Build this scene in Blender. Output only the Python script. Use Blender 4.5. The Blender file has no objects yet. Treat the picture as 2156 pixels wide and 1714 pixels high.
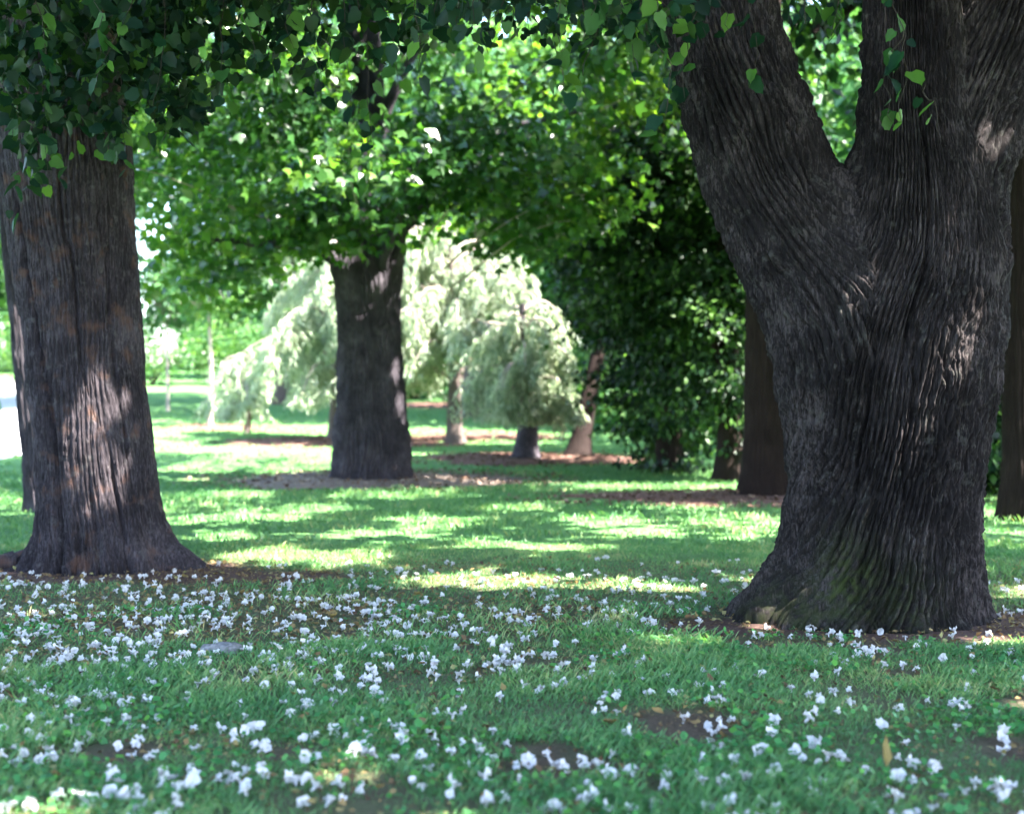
import bpy, math, random
import numpy as np
from mathutils import Vector, Matrix

# ---------------------------------------------------------------- camera, sky, sun, exposure
scene = bpy.context.scene
COL = scene.collection
EYE = 1.5
cam_data = bpy.data.cameras.new("camera")
cam = bpy.data.objects.new("camera", cam_data)
COL.objects.link(cam)
cam.location = (0, 0, EYE)
cam.rotation_euler = (math.radians(90), 0, 0)
cam_data.lens = 50
cam_data.sensor_width = 36
cam_data.clip_start = 0.1
cam_data.clip_end = 2000
cam_data.dof.use_dof = True
cam_data.dof.focus_distance = 9.6
cam_data.dof.aperture_fstop = 1.45
scene.camera = cam

SUN = Vector((0.56, -0.17, 0.80)).normalized()          # towards the sun: high, right, a little behind the camera
sun_data = bpy.data.lights.new("sun", 'SUN')
sun_data.energy = 5.0
sun_data.angle = math.radians(0.53)
sun_data.color = (1.0, 0.95, 0.86)
sun = bpy.data.objects.new("sun", sun_data)
COL.objects.link(sun)
sun.rotation_euler = SUN.to_track_quat('Z', 'Y').to_euler()

world = bpy.data.worlds.new("World")
scene.world = world
world.use_nodes = True
wn = world.node_tree
sky = wn.nodes.new('ShaderNodeTexSky')
sky.sky_type = 'NISHITA'
sky.sun_disc = False
sky.sun_elevation = math.asin(SUN.z)
sky.sun_rotation = math.atan2(SUN.x, SUN.y)
wn.links.new(sky.outputs[0], wn.nodes['Background'].inputs[0])
wn.nodes['Background'].inputs[1].default_value = 0.11

vs = scene.view_settings
vs.view_transform = 'Standard'
vs.look = 'None'
vs.gamma = 1.0
vs.use_curve_mapping = False
vs.exposure = 3.68
scene.render.engine = 'CYCLES'
cy = scene.cycles
cy.max_bounces = 5
cy.diffuse_bounces = 3
cy.glossy_bounces = 2
cy.transmission_bounces = 4
cy.transparent_max_bounces = 4
cy.sample_clamp_indirect = 6
cy.use_adaptive_sampling = True
cy.adaptive_threshold = 0.04
cy.use_denoising = True
try:
    cy.denoiser = 'OPENIMAGEDENOISE'
except Exception:
    pass
cy.caustics_reflective = False
cy.caustics_refractive = False

S = np.array(SUN)
RNG = np.random.RandomState(11)
random.seed(11)

# ---------------------------------------------------------------- noise, terrain
_tab = {}
def vn(u, v, pu=64, seed=0):
    """smooth value noise in -1..1, periodic in u with the integer period pu"""
    key = (pu, seed)
    if key not in _tab:
        _tab[key] = np.random.RandomState(1000 + seed * 7 + pu).uniform(-1, 1, (pu, 257))
    t = _tab[key]
    u = np.asarray(u, float); v = np.asarray(v, float)
    iu = np.floor(u).astype(int); iv = np.floor(v).astype(int)
    fu = u - iu; fv = v - iv
    fu = fu * fu * fu * (fu * (fu * 6 - 15) + 10); fv = fv * fv * fv * (fv * (fv * 6 - 15) + 10)
    a0 = iu % pu; a1 = (iu + 1) % pu; b0 = iv % 257; b1 = (iv + 1) % 257
    return (t[a0, b0] * (1 - fu) + t[a1, b0] * fu) * (1 - fv) + (t[a0, b1] * (1 - fu) + t[a1, b1] * fu) * fv

def fbm(x, y, s, seed=0, octs=3):
    o = 0; a = 1.0; n = 0
    for k in range(octs):
        o = o + a * vn(np.asarray(x) / s * 2 ** k + 31.7, np.asarray(y) / s * 2 ** k + 17.3, 64, seed + k)
        n += a; a *= 0.55
    return o / n

def softplus(t, w):
    return w * np.log1p(np.exp(np.clip(t / w, -40, 40)))

def terrain(x, y):
    x = np.asarray(x, float); y = np.asarray(y, float)
    z = 0.045 * softplus(y - 27.7, 2.0) + 0.02 * softplus(y - 52, 4) - 0.065 * softplus(y - 150, 10)
    return z + 0.018 * fbm(x, y, 1.9, 40, 2)

def gz(x, y):
    return float(terrain(x, y))

SPX = (1078.0, 857.0, 2994.0)        # planning frame of the photograph: centre and focal length in its pixels
def wx(px, d): return (px - SPX[0]) / SPX[2] * d
def wz(py, d): return EYE + (SPX[1] - py) / SPX[2] * d

# ---------------------------------------------------------------- mesh helpers
def mesh_np(name, verts, faces, mat, attrs=None, smooth=False, quads=None):
    me = bpy.data.meshes.new(name)
    verts = np.ascontiguousarray(verts, dtype=np.float32)
    faces = np.ascontiguousarray(faces, dtype=np.int32)
    me.vertices.add(len(verts)); me.vertices.foreach_set("co", verts.ravel())
    k = faces.shape[1]
    me.loops.add(faces.size); me.loops.foreach_set("vertex_index", faces.ravel())
    me.polygons.add(len(faces))
    me.polygons.foreach_set("loop_start", np.arange(0, faces.size, k, dtype=np.int32))
    if smooth:
        me.polygons.foreach_set("use_smooth", np.ones(len(faces), bool))
    for an, av in (attrs or {}).items():
        a = me.attributes.new(an, 'FLOAT', 'POINT')
        a.data.foreach_set("value", np.ascontiguousarray(av, dtype=np.float32))
    me.update(calc_edges=True)
    if mat is not None:
        me.materials.append(mat)
    return me

def link(name, me, parent=None):
    o = bpy.data.objects.new(name, me)
    COL.objects.link(o)
    if parent is not None:
        o.parent = parent
    return o

def tag(o, label=None, cat=None, group=None, kind=None):
    if label: o["label"] = label
    if cat: o["category"] = cat
    if group: o["group"] = group
    if kind: o["kind"] = kind
    return o

def thing(name, label, cat, loc, group=None):
    o = bpy.data.objects.new(name, None)
    o.empty_display_size = 0.3
    COL.objects.link(o)
    o.location = loc
    return tag(o, label, cat, group)

def norm(a):
    return a / np.maximum(np.linalg.norm(a, axis=-1, keepdims=True), 1e-9)

def stamp(template, pos, tip, nrm, size):
    """place a template (verts, tris) at each pos; y = tip direction, z = normal"""
    tv, tf = template
    tip = norm(tip); xx = norm(np.cross(tip, nrm)); zz = np.cross(xx, tip)
    size = np.broadcast_to(np.asarray(size, float).reshape(-1, 1) if np.ndim(size) else np.full((len(pos), 1), size), (len(pos), 1))
    V = (pos[:, None, :] + size[:, :, None] * (tv[None, :, 0:1] * xx[:, None, :] + tv[None, :, 1:2] * tip[:, None, :] + tv[None, :, 2:3] * zz[:, None, :]))
    n = len(tv)
    F = (tf[None] + (np.arange(len(pos)) * n)[:, None, None]).reshape(-1, tf.shape[1])
    return V.reshape(-1, 3), F

def leaf_mesh(name, template, pos, tip, nrm, size, mat, tint, off=(0, 0, 0)):
    V, F = stamp(template, pos, tip, nrm, size)
    return mesh_np(name, V - np.array(off), F, mat, {"tint": np.repeat(tint, len(template[0]))})

# leaf templates: local x across, y to the tip, z normal
def heart_leaf(n=7, fold=0.16, curl=0.14, ser=0.035):
    ys = [0.0, -0.07, 0.04, 0.24, 0.46, 0.68, 0.86, 1.0]
    ws = [0.0, 0.20, 0.36, 0.42, 0.38, 0.27, 0.12, 0.0]
    V = []; mid = []
    for i, (y, w) in enumerate(zip(ys, ws)):
        s = ser * (1 if i % 2 else -1)
        V.append((-(w + s if w else 0), y, fold * w - curl * y * y))
    for i, (y, w) in reversed(list(enumerate(zip(ys, ws)))[1:-1]):
        s = ser * (1 if i % 2 else -1)
        V.append(((w + s), y, fold * w - curl * y * y))
    m0 = len(V)
    for y in (0.3, 0.65):
        V.append((0, y, -curl * y * y - 0.02))
    F = []
    L = list(range(0, 8)); R = [0] + list(range(13, 7, -1)) + [7]
    for side in (L, R):
        for i in range(len(side) - 1):
            c = m0 if i < 4 else m0 + 1
            t = (side[i], side[i + 1], c) if side is R else (side[i + 1], side[i], c)
            F.append(t)
        F.append((side[4], m0, m0 + 1) if side is L else (side[4], m0 + 1, m0))
    return np.array(V, float), np.array(F, int)

HEART = [heart_leaf(fold=f, curl=c) for f, c in ((0.16, 0.14), (0.3, 0.25), (0.05, 0.05), (0.22, -0.1))]
STAR = (np.array([(0, 1, -0.1), (0.2, 0.58, 0.03), (0.62, 0.62, 0.06), (0, 0, 0), (-0.62, 0.62, 0.06), (-0.2, 0.58, 0.03), (0.34, 0.2, 0.05), (-0.34, 0.2, 0.05)], float),   # lobed maple-like leaf
        np.array([(0, 5, 1), (1, 3, 2), (5, 4, 3), (1, 5, 3), (2, 3, 6), (3, 4, 7)], int))
KITE = (np.array([(0, 0, 0), (-0.33, 0.42, 0.07), (0.33, 0.42, 0.07), (0, 1, -0.1)], float), np.array([(0, 2, 1), (1, 2, 3)], int))
SLIM = (np.array([(0, 0, 0), (-0.1, 0.45, 0.03), (0.1, 0.45, 0.03), (0, 1, -0.04)], float), np.array([(0, 2, 1), (1, 2, 3)], int))
LEAF4 = (np.array([(0, 0, 0), (-0.36, 0.38, 0.08), (0, 0.45, -0.02), (0.36, 0.38, 0.08), (0, 1, -0.08)], float),
         np.array([(0, 2, 1), (0, 3, 2), (1, 2, 4), (2, 3, 4)], int))
SPRAY = (np.array([(0, 0, 0), (-0.42, 0.25, 0.05), (-0.12, 0.34, 0), (-0.3, 0.75, -0.06), (0, 0.62, 0.03), (0.1, 1.0, -0.12), (0.16, 0.5, 0), (0.48, 0.55, 0.05), (0.15, 0.2, 0)], float),
         np.array([(0, 2, 1), (2, 4, 3), (4, 6, 5), (6, 8, 7), (0, 8, 2), (2, 8, 6), (2, 6, 4)], int))
NEEDLE = (np.array([(-0.06, 0, 0), (0.06, 0, 0), (0.09, 0.5, 0.04), (-0.09, 0.5, 0.04), (0, 1, -0.03)], float),
          np.array([(0, 1, 2), (0, 2, 3), (3, 2, 4)], int))
FERN = (np.array([(0, 0, 0), (-0.22, 0.3, 0.02), (-0.05, 0.34, 0), (-0.19, 0.62, 0.0), (0, 1, -0.1), (0.19, 0.62, 0), (0.05, 0.34, 0), (0.22, 0.3, 0.02)], float),
        np.array([(0, 2, 1), (0, 7, 6), (0, 6, 2), (2, 4, 3), (6, 5, 4), (2, 6, 4)], int))

def tube(pts, rad, nu=8):
    pts = np.asarray(pts, float); rad = np.asarray(rad, float)
    T = norm(np.gradient(pts, axis=0))
    ref = np.array([0.31, 0.95, 0.05])
    A = norm(np.cross(T, ref)); B = np.cross(T, A)
    th = np.linspace(0, 2 * math.pi, nu, endpoint=False)
    V = pts[:, None] + rad[:, None, None] * (np.cos(th)[None, :, None] * A[:, None] + np.sin(th)[None, :, None] * B[:, None])
    nv = len(pts)
    i, j = np.meshgrid(np.arange(nv - 1), np.arange(nu), indexing='ij')
    F = np.stack([i * nu + j, i * nu + (j + 1) % nu, (i + 1) * nu + (j + 1) % nu, (i + 1) * nu + j], -1).reshape(-1, 4)
    return V.reshape(-1, 3), F

def join(parts):
    V = []; F = []; n = 0
    for v, f in parts:
        V.append(v); F.append(f + n); n += len(v)
    return np.concatenate(V), np.concatenate(F)

def spline(keys, n, t0=None, t1=None):
    """keys: rows (t, a, b, c...) -> n rows interpolated smoothly (monotone-ish Catmull)"""
    k = np.asarray(keys, float)
    t = np.asarray(n, float) if np.ndim(n) else np.linspace(k[0, 0] if t0 is None else t0, k[-1, 0] if t1 is None else t1, n)
    out = [t]
    for c in range(1, k.shape[1]):
        m = np.gradient(k[:, c], k[:, 0])
        i = np.clip(np.searchsorted(k[:, 0], t) - 1, 0, len(k) - 2)
        h = k[i + 1, 0] - k[i, 0]; s = (t - k[i, 0]) / h
        out.append((2 * s**3 - 3 * s**2 + 1) * k[i, c] + (s**3 - 2 * s**2 + s) * h * m[i] + (-2 * s**3 + 3 * s**2) * k[i + 1, c] + (s**3 - s**2) * h * m[i + 1])
    return np.stack(out, 1)

# ---------------------------------------------------------------- materials
def nodes(name):
    m = bpy.data.materials.new(name); m.use_nodes = True
    nt = m.node_tree; nt.nodes.clear()
    out = nt.nodes.new('ShaderNodeOutputMaterial')
    return m, nt, out

def N(nt, typ, **kw):
    n = nt.nodes.new(typ)
    for k, v in kw.items(): setattr(n, k, v)
    return n

def ramp(nt, fac, stops):
    r = N(nt, 'ShaderNodeValToRGB')
    e = r.color_ramp.elements
    while len(e) < len(stops): e.new(0.5)
    for el, (p, c) in zip(e, stops):
        el.position = p; el.color = (*c, 1)
    nt.links.new(fac, r.inputs[0])
    return r.outputs[0]

def leaf_material(name, stops, trans=0.4, glow=(1.25, 1.35, 0.55), rough=0.42, spec=0.35):
    m, nt, out = nodes(name)
    at = N(nt, 'ShaderNodeAttribute', attribute_name='tint')
    oi = N(nt, 'ShaderNodeObjectInfo')
    ad = N(nt, 'ShaderNodeMath', operation='ADD'); nt.links.new(at.outputs['Fac'], ad.inputs[0])
    ml = N(nt, 'ShaderNodeMath', operation='MULTIPLY'); nt.links.new(oi.outputs['Random'], ml.inputs[0]); ml.inputs[1].default_value = 0.0
    nt.links.new(ml.outputs[0], ad.inputs[1])
    col = ramp(nt, ad.outputs[0], stops)
    p = N(nt, 'ShaderNodeBsdfPrincipled')
    p.inputs['Roughness'].default_value = rough
    p.inputs['Specular IOR Level'].default_value = spec
    nt.links.new(col, p.inputs['Base Color'])
    tr = N(nt, 'ShaderNodeBsdfTranslucent')
    mx = N(nt, 'ShaderNodeMix', data_type='RGBA', blend_type='MULTIPLY')
    mx.inputs[0].default_value = 1
    nt.links.new(col, mx.inputs[6]); mx.inputs[7].default_value = (*glow, 1)
    nt.links.new(mx.outputs[2], tr.inputs[0])
    ms = N(nt, 'ShaderNodeMixShader'); ms.inputs[0].default_value = trans
    nt.links.new(p.outputs[0], ms.inputs[1]); nt.links.new(tr.outputs[0], ms.inputs[2])
    nt.links.new(ms.outputs[0], out.inputs[0])
    return m, ml

def bark_material(name, stops, scale=(60, 60, 9), moss=None, bump=0.9, dist=0.02, red=None, lichen=None):
    m, nt, out = nodes(name)
    tc = N(nt, 'ShaderNodeTexCoord')
    mp = N(nt, 'ShaderNodeMapping'); mp.inputs['Scale'].default_value = scale
    nt.links.new(tc.outputs['Object'], mp.inputs[0])
    n1 = N(nt, 'ShaderNodeTexNoise'); n1.inputs['Scale'].default_value = 1.0; n1.inputs['Detail'].default_value = 7; n1.inputs['Roughness'].default_value = 0.75
    nt.links.new(mp.outputs[0], n1.inputs[0])
    n2 = N(nt, 'ShaderNodeTexNoise'); n2.inputs['Scale'].default_value = 2.6; n2.inputs['Detail'].default_value = 4
    nt.links.new(tc.outputs['Object'], n2.inputs[0])
    a = N(nt, 'ShaderNodeMath', operation='MULTIPLY_ADD'); a.inputs[1].default_value = 0.66; nt.links.new(n1.outputs[0], a.inputs[0])
    b = N(nt, 'ShaderNodeMath', operation='MULTIPLY'); b.inputs[1].default_value = 0.34; nt.links.new(n2.outputs[0], b.inputs[0])
    nt.links.new(b.outputs[0], a.inputs[2])
    col = ramp(nt, a.outputs[0], stops)
    if red:
        n3 = N(nt, 'ShaderNodeTexNoise'); n3.inputs['Scale'].default_value = 5.0; n3.inputs['Detail'].default_value = 3
        nt.links.new(tc.outputs['Object'], n3.inputs[0])
        rr = ramp(nt, n3.outputs[0], [(0.56, (0, 0, 0)), (0.68, (0.7, 0.7, 0.7))])
        mx = N(nt, 'ShaderNodeMix', data_type='RGBA'); nt.links.new(rr, mx.inputs[0]); nt.links.new(col, mx.inputs[6]); mx.inputs[7].default_value = (*red, 1)
        col = mx.outputs[2]
    if lichen:                                 # pale crusts with a shape of their own
        v1 = N(nt, 'ShaderNodeTexNoise'); v1.inputs['Scale'].default_value = 9.0; v1.inputs['Detail'].default_value = 6; v1.inputs['Roughness'].default_value = 0.7
        nt.links.new(tc.outputs['Object'], v1.inputs[0])
        rr = ramp(nt, v1.outputs[0], [(0.57, (0, 0, 0)), (0.66, (0.55, 0.55, 0.55))])
        mx = N(nt, 'ShaderNodeMix', data_type='RGBA'); nt.links.new(rr, mx.inputs[0]); nt.links.new(col, mx.inputs[6]); mx.inputs[7].default_value = (*lichen, 1)
        col = mx.outputs[2]
    if moss:
        at = N(nt, 'ShaderNodeAttribute', attribute_name='moss')
        n4 = N(nt, 'ShaderNodeTexNoise'); n4.inputs['Scale'].default_value = 14; n4.inputs['Detail'].default_value = 4
        nt.links.new(tc.outputs['Object'], n4.inputs[0])
        mm = N(nt, 'ShaderNodeMath', operation='MULTIPLY'); nt.links.new(at.outputs['Fac'], mm.inputs[0])
        rr = ramp(nt, n4.outputs[0], [(0.36, (0.1, 0.1, 0.1)), (0.6, (1, 1, 1))])
        nt.links.new(rr, mm.inputs[1])
        mx = N(nt, 'ShaderNodeMix', data_type='RGBA'); nt.links.new(mm.outputs[0], mx.inputs[0]); nt.links.new(col, mx.inputs[6]); mx.inputs[7].default_value = (*moss, 1)
        col = mx.outputs[2]
    p = N(nt, 'ShaderNodeBsdfPrincipled'); p.inputs['Roughness'].default_value = 0.9; p.inputs['Specular IOR Level'].default_value = 0.15
    nt.links.new(col, p.inputs['Base Color'])
    bp = N(nt, 'ShaderNodeBump'); bp.inputs['Strength'].default_value = bump; bp.inputs['Distance'].default_value = dist
    nt.links.new(n1.outputs[0], bp.inputs['Height']); nt.links.new(bp.outputs[0], p.inputs['Normal'])
    nt.links.new(p.outputs[0], out.inputs[0])
    return m

def plain(name, c, rough=0.8, var=0.25, scale=20, trans=0.0):
    m, nt, out = nodes(name)
    tc = N(nt, 'ShaderNodeTexCoord'); n1 = N(nt, 'ShaderNodeTexNoise'); n1.inputs['Scale'].default_value = scale; n1.inputs['Detail'].default_value = 4
    nt.links.new(tc.outputs['Object'], n1.inputs[0])
    lo = tuple(v * (1 - var) for v in c); hi = tuple(min(1, v * (1 + var)) for v in c)
    col = ramp(nt, n1.outputs[0], [(0.3, lo), (0.7, hi)])
    p = N(nt, 'ShaderNodeBsdfPrincipled'); p.inputs['Roughness'].default_value = rough; p.inputs['Specular IOR Level'].default_value = 0.2
    nt.links.new(col, p.inputs['Base Color'])
    if trans:
        tr = N(nt, 'ShaderNodeBsdfTranslucent'); nt.links.new(col, tr.inputs[0])
        ms = N(nt, 'ShaderNodeMixShader'); ms.inputs[0].default_value = trans
        nt.links.new(p.outputs[0], ms.inputs[1]); nt.links.new(tr.outputs[0], ms.inputs[2]); nt.links.new(ms.outputs[0], out.inputs[0])
    else:
        nt.links.new(p.outputs[0], out.inputs[0])
    return m

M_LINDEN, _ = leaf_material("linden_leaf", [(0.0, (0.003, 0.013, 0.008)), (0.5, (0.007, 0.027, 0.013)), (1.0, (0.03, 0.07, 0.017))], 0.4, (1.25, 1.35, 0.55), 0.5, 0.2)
M_LEAFOBJ, _r = leaf_material("linden_leaf_single", [(0.0, (0.004, 0.017, 0.012)), (0.5, (0.009, 0.038, 0.018)), (0.85, (0.05, 0.125, 0.022)), (1.0, (0.1, 0.2, 0.03))], 0.4, (1.25, 1.35, 0.55), 0.5, 0.2)  # top stops paint a backlit yellow-green into some leaves
_r.inputs[1].default_value = 0.9
M_MAPLE, _ = leaf_material("maple_leaf", [(0.0, (0.014, 0.056, 0.02)), (0.5, (0.04, 0.115, 0.028)), (0.8, (0.1, 0.2, 0.032)), (1.0, (0.22, 0.34, 0.06))], 0.5, (1.35, 1.35, 0.45), 0.24, 0.7)  # top stop puts sunlit yellow-green highlights into the leaf colour
M_DARK, _ = leaf_material("evergreen_spray", [(0.0, (0.004, 0.015, 0.007)), (0.55, (0.010, 0.034, 0.012)), (1.0, (0.07, 0.15, 0.03))], 0.3, (1.2, 1.3, 0.6), 0.45, 0.25)  # top stop colours random leaves as if sun-struck
M_WEEP, _ = leaf_material("weeping_needles", [(0.0, (0.12, 0.18, 0.12)), (0.5, (0.34, 0.4, 0.3)), (1.0, (0.5, 0.54, 0.45))], 0.45, (1.1, 1.15, 0.8), 0.5, 0.3)
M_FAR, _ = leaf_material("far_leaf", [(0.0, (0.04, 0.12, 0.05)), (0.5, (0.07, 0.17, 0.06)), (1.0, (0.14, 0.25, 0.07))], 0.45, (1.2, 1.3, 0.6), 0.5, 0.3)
M_GRASS, _ = leaf_material("grass_blade", [(0.0, (0.05, 0.155, 0.056)), (0.45, (0.1, 0.235, 0.08)), (0.75, (0.2, 0.31, 0.11)), (1.0, (0.42, 0.36, 0.18))], 0.35, (1.15, 1.2, 0.7), 0.5, 0.3)
M_CLOVER, _ = leaf_material("clover_leaf", [(0.0, (0.04, 0.15, 0.05)), (0.6, (0.06, 0.22, 0.065)), (1.0, (0.12, 0.32, 0.06))], 0.35, (1.1, 1.2, 0.6), 0.5, 0.3)
M_LITTER, _ = leaf_material("dry_leaf", [(0.0, (0.06, 0.036, 0.024)), (0.45, (0.16, 0.1, 0.05)), (0.8, (0.27, 0.2, 0.085)), (1.0, (0.3, 0.29, 0.12))], 0.25, (1.1, 1.0, 0.8), 0.7, 0.2)
M_CHIP, _ = leaf_material("mulch_chip", [(0.0, (0.06, 0.035, 0.025)), (0.5, (0.14, 0.085, 0.06)), (1.0, (0.34, 0.27, 0.21))], 0.05, (1, 1, 1), 0.9, 0.1)
M_BLOOM = plain("blossom_petal", (0.66, 0.63, 0.63), 0.6, 0.06, 60, 0.3)
M_THROAT = plain("blossom_throat", (0.55, 0.36, 0.2), 0.7, 0.2, 60)
M_TWIG = plain("twig_bark", (0.03, 0.024, 0.018), 0.85, 0.3, 30)
M_GREENTWIG = plain("green_twig", (0.12, 0.17, 0.06), 0.7, 0.2, 30)
M_PALETWIG = plain("pale_twig", (0.3, 0.25, 0.22), 0.85, 0.3, 30)
M_STONE = plain("grey_stone", (0.17, 0.165, 0.165), 0.9, 0.5, 35)
M_PATH = plain("pale_path", (0.42, 0.41, 0.4), 0.9, 0.12, 3)
GREY = [(0.36, (0.0042, 0.0032, 0.0034)), (0.51, (0.017, 0.0133, 0.0138)), (0.67, (0.1, 0.08, 0.08))]
M_BARK_R = bark_material("linden_bark_grey", GREY, (55, 55, 8), moss=(0.04, 0.055, 0.014), lichen=(0.075, 0.07, 0.062))
M_BARK_L = bark_material("linden_bark_rusty", [(0.36, (0.008, 0.0062, 0.0075)), (0.51, (0.03, 0.024, 0.0285)), (0.67, (0.115, 0.096, 0.107))], (60, 60, 8), red=(0.09, 0.048, 0.035), lichen=(0.1, 0.092, 0.09))
M_BARK_M = bark_material("maple_bark", [(0.34, (0.012, 0.0102, 0.013)), (0.5, (0.036, 0.0305, 0.038)), (0.68, (0.11, 0.094, 0.108))], (40, 40, 6))
M_BARK_D = bark_material("dark_red_bark", [(0.25, (0.007, 0.0045, 0.004)), (0.5, (0.015, 0.009, 0.008)), (0.75, (0.034, 0.021, 0.018))], (40, 40, 4))
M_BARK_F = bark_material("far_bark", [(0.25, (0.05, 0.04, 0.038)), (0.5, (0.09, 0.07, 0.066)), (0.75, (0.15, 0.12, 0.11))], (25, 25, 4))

# ---------------------------------------------------------------- beds and soil
BEDS = [  # x, y, rx, ry, tone  (mulch rings and bare earth)
    (-2.6, 28.0, 3.1, 2.3), (0.55, 33.6, 2.7, 1.8), (-4.6, 39.5, 3.0, 1.9), (4.0, 23.2, 3.2, 1.7),
    (-9.7, 46.0, 1.5, 1.5), (-0.5, 41.5, 2.3, 1.5), (-2.4, 59.0, 3.0, 2.2)]
def soil(x, y):
    """0 = full turf, 1 = bare earth"""
    x = np.asarray(x, float); y = np.asarray(y, float)
    s = np.clip((fbm(x, y, 0.7, 60) - 0.2) * 3.6, 0, 0.92) * np.clip((12.5 - y) / 3, 0, 1)
    w = 0.22 * fbm(x, y, 0.5, 70)
    for cx, cy_, rx, ry in ((-3.9, 12.95, 1.75, 1.0), (-2.5, 12.5, 1.3, 0.55), (2.75, 9.75, 1.25, 0.72), (3.7, 9.9, 1.3, 0.5), (1.55, 9.7, 0.7, 0.45)):
        q = ((x - cx) / rx) ** 2 + ((y - cy_) / ry) ** 2
        s = np.maximum(s, np.clip((1.15 - q + w * 2) * 2.2, 0, 1))
    return s
def thin(x, y):
    """yellowed, worn turf with litter between the two near trees"""
    return np.clip(np.exp(-((np.asarray(x) + 1.9) / 3.0) ** 2 - ((np.asarray(y) - 10.4) / 2.1) ** 2) * (0.8 + 0.9 * fbm(x, y, 0.8, 62, 2)), 0, 1)

# ---------------------------------------------------------------- ground
def build_ground():
    xs = np.concatenate([np.linspace(-300, -30, 28), np.linspace(-29, -8, 43), np.linspace(-7.5, 7.5, 91), np.linspace(8, 29, 43), np.linspace(30, 300, 28)])
    ys = np.concatenate([np.linspace(-120, -5, 24), np.linspace(-4.5, 3, 16), np.linspace(3.2, 16, 84), np.linspace(16.6, 40, 40), np.linspace(41, 120, 50), np.linspace(122, 168, 16), np.linspace(176, 600, 16)])
    X, Y = np.meshgrid(xs, ys, indexing='ij')
    V = np.stack([X, Y, terrain(X, Y)], -1).reshape(-1, 3)
    a, b = len(xs), len(ys)
    i, j = np.meshgrid(np.arange(a - 1), np.arange(b - 1), indexing='ij')
    F = np.stack([i * b + j, (i + 1) * b + j, (i + 1) * b + j + 1, i * b + j + 1], -1).reshape(-1, 4)
    m, nt, out = nodes("turf_and_soil")
    at = N(nt, 'ShaderNodeAttribute', attribute_name='soil')
    tc = N(nt, 'ShaderNodeTexCoord')
    n1 = N(nt, 'ShaderNodeTexNoise'); n1.inputs['Scale'].default_value = 1.6; n1.inputs['Detail'].default_value = 8; n1.inputs['Roughness'].default_value = 0.7
    n2 = N(nt, 'ShaderNodeTexNoise'); n2.inputs['Scale'].default_value = 45; n2.inputs['Detail'].default_value = 6; n2.inputs['Roughness'].default_value = 0.7
    nt.links.new(tc.outputs['Object'], n1.inputs[0]); nt.links.new(tc.outputs['Object'], n2.inputs[0])
    turf = ramp(nt, n1.outputs[0], [(0.3, (0.065, 0.16, 0.055)), (0.6, (0.1, 0.22, 0.07)), (0.75, (0.17, 0.24, 0.09))])
    earth = ramp(nt, n2.outputs[0], [(0.3, (0.05, 0.03, 0.026)), (0.55, (0.105, 0.065, 0.054)), (0.8, (0.24, 0.16, 0.12))])
    mx = N(nt, 'ShaderNodeMix', data_type='RGBA'); nt.links.new(at.outputs['Fac'], mx.inputs[0]); nt.links.new(turf, mx.inputs[6]); nt.links.new(earth, mx.inputs[7])
    p = N(nt, 'ShaderNodeBsdfPrincipled'); p.inputs['Roughness'].default_value = 0.95; p.inputs['Specular IOR Level'].default_value = 0.1
    nt.links.new(mx.outputs[2], p.inputs['Base Color'])
    bp = N(nt, 'ShaderNodeBump'); bp.inputs['Strength'].default_value = 0.8; bp.inputs['Distance'].default_value = 0.03
    nt.links.new(n2.outputs[0], bp.inputs['Height']); nt.links.new(bp.outputs[0], p.inputs['Normal'])
    nt.links.new(p.outputs[0], out.inputs[0])
    base = np.clip((15 - V[:, 1]) / 3, 0, 0.7) * (np.abs(V[:, 0]) < 12)      # under near turf the earth shows between blades
    me = mesh_np("lawn", V, F, m, {"soil": np.maximum(soil(V[:, 0], V[:, 1]), base)}, True)
    tag(link("lawn", me), kind="structure")

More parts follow.
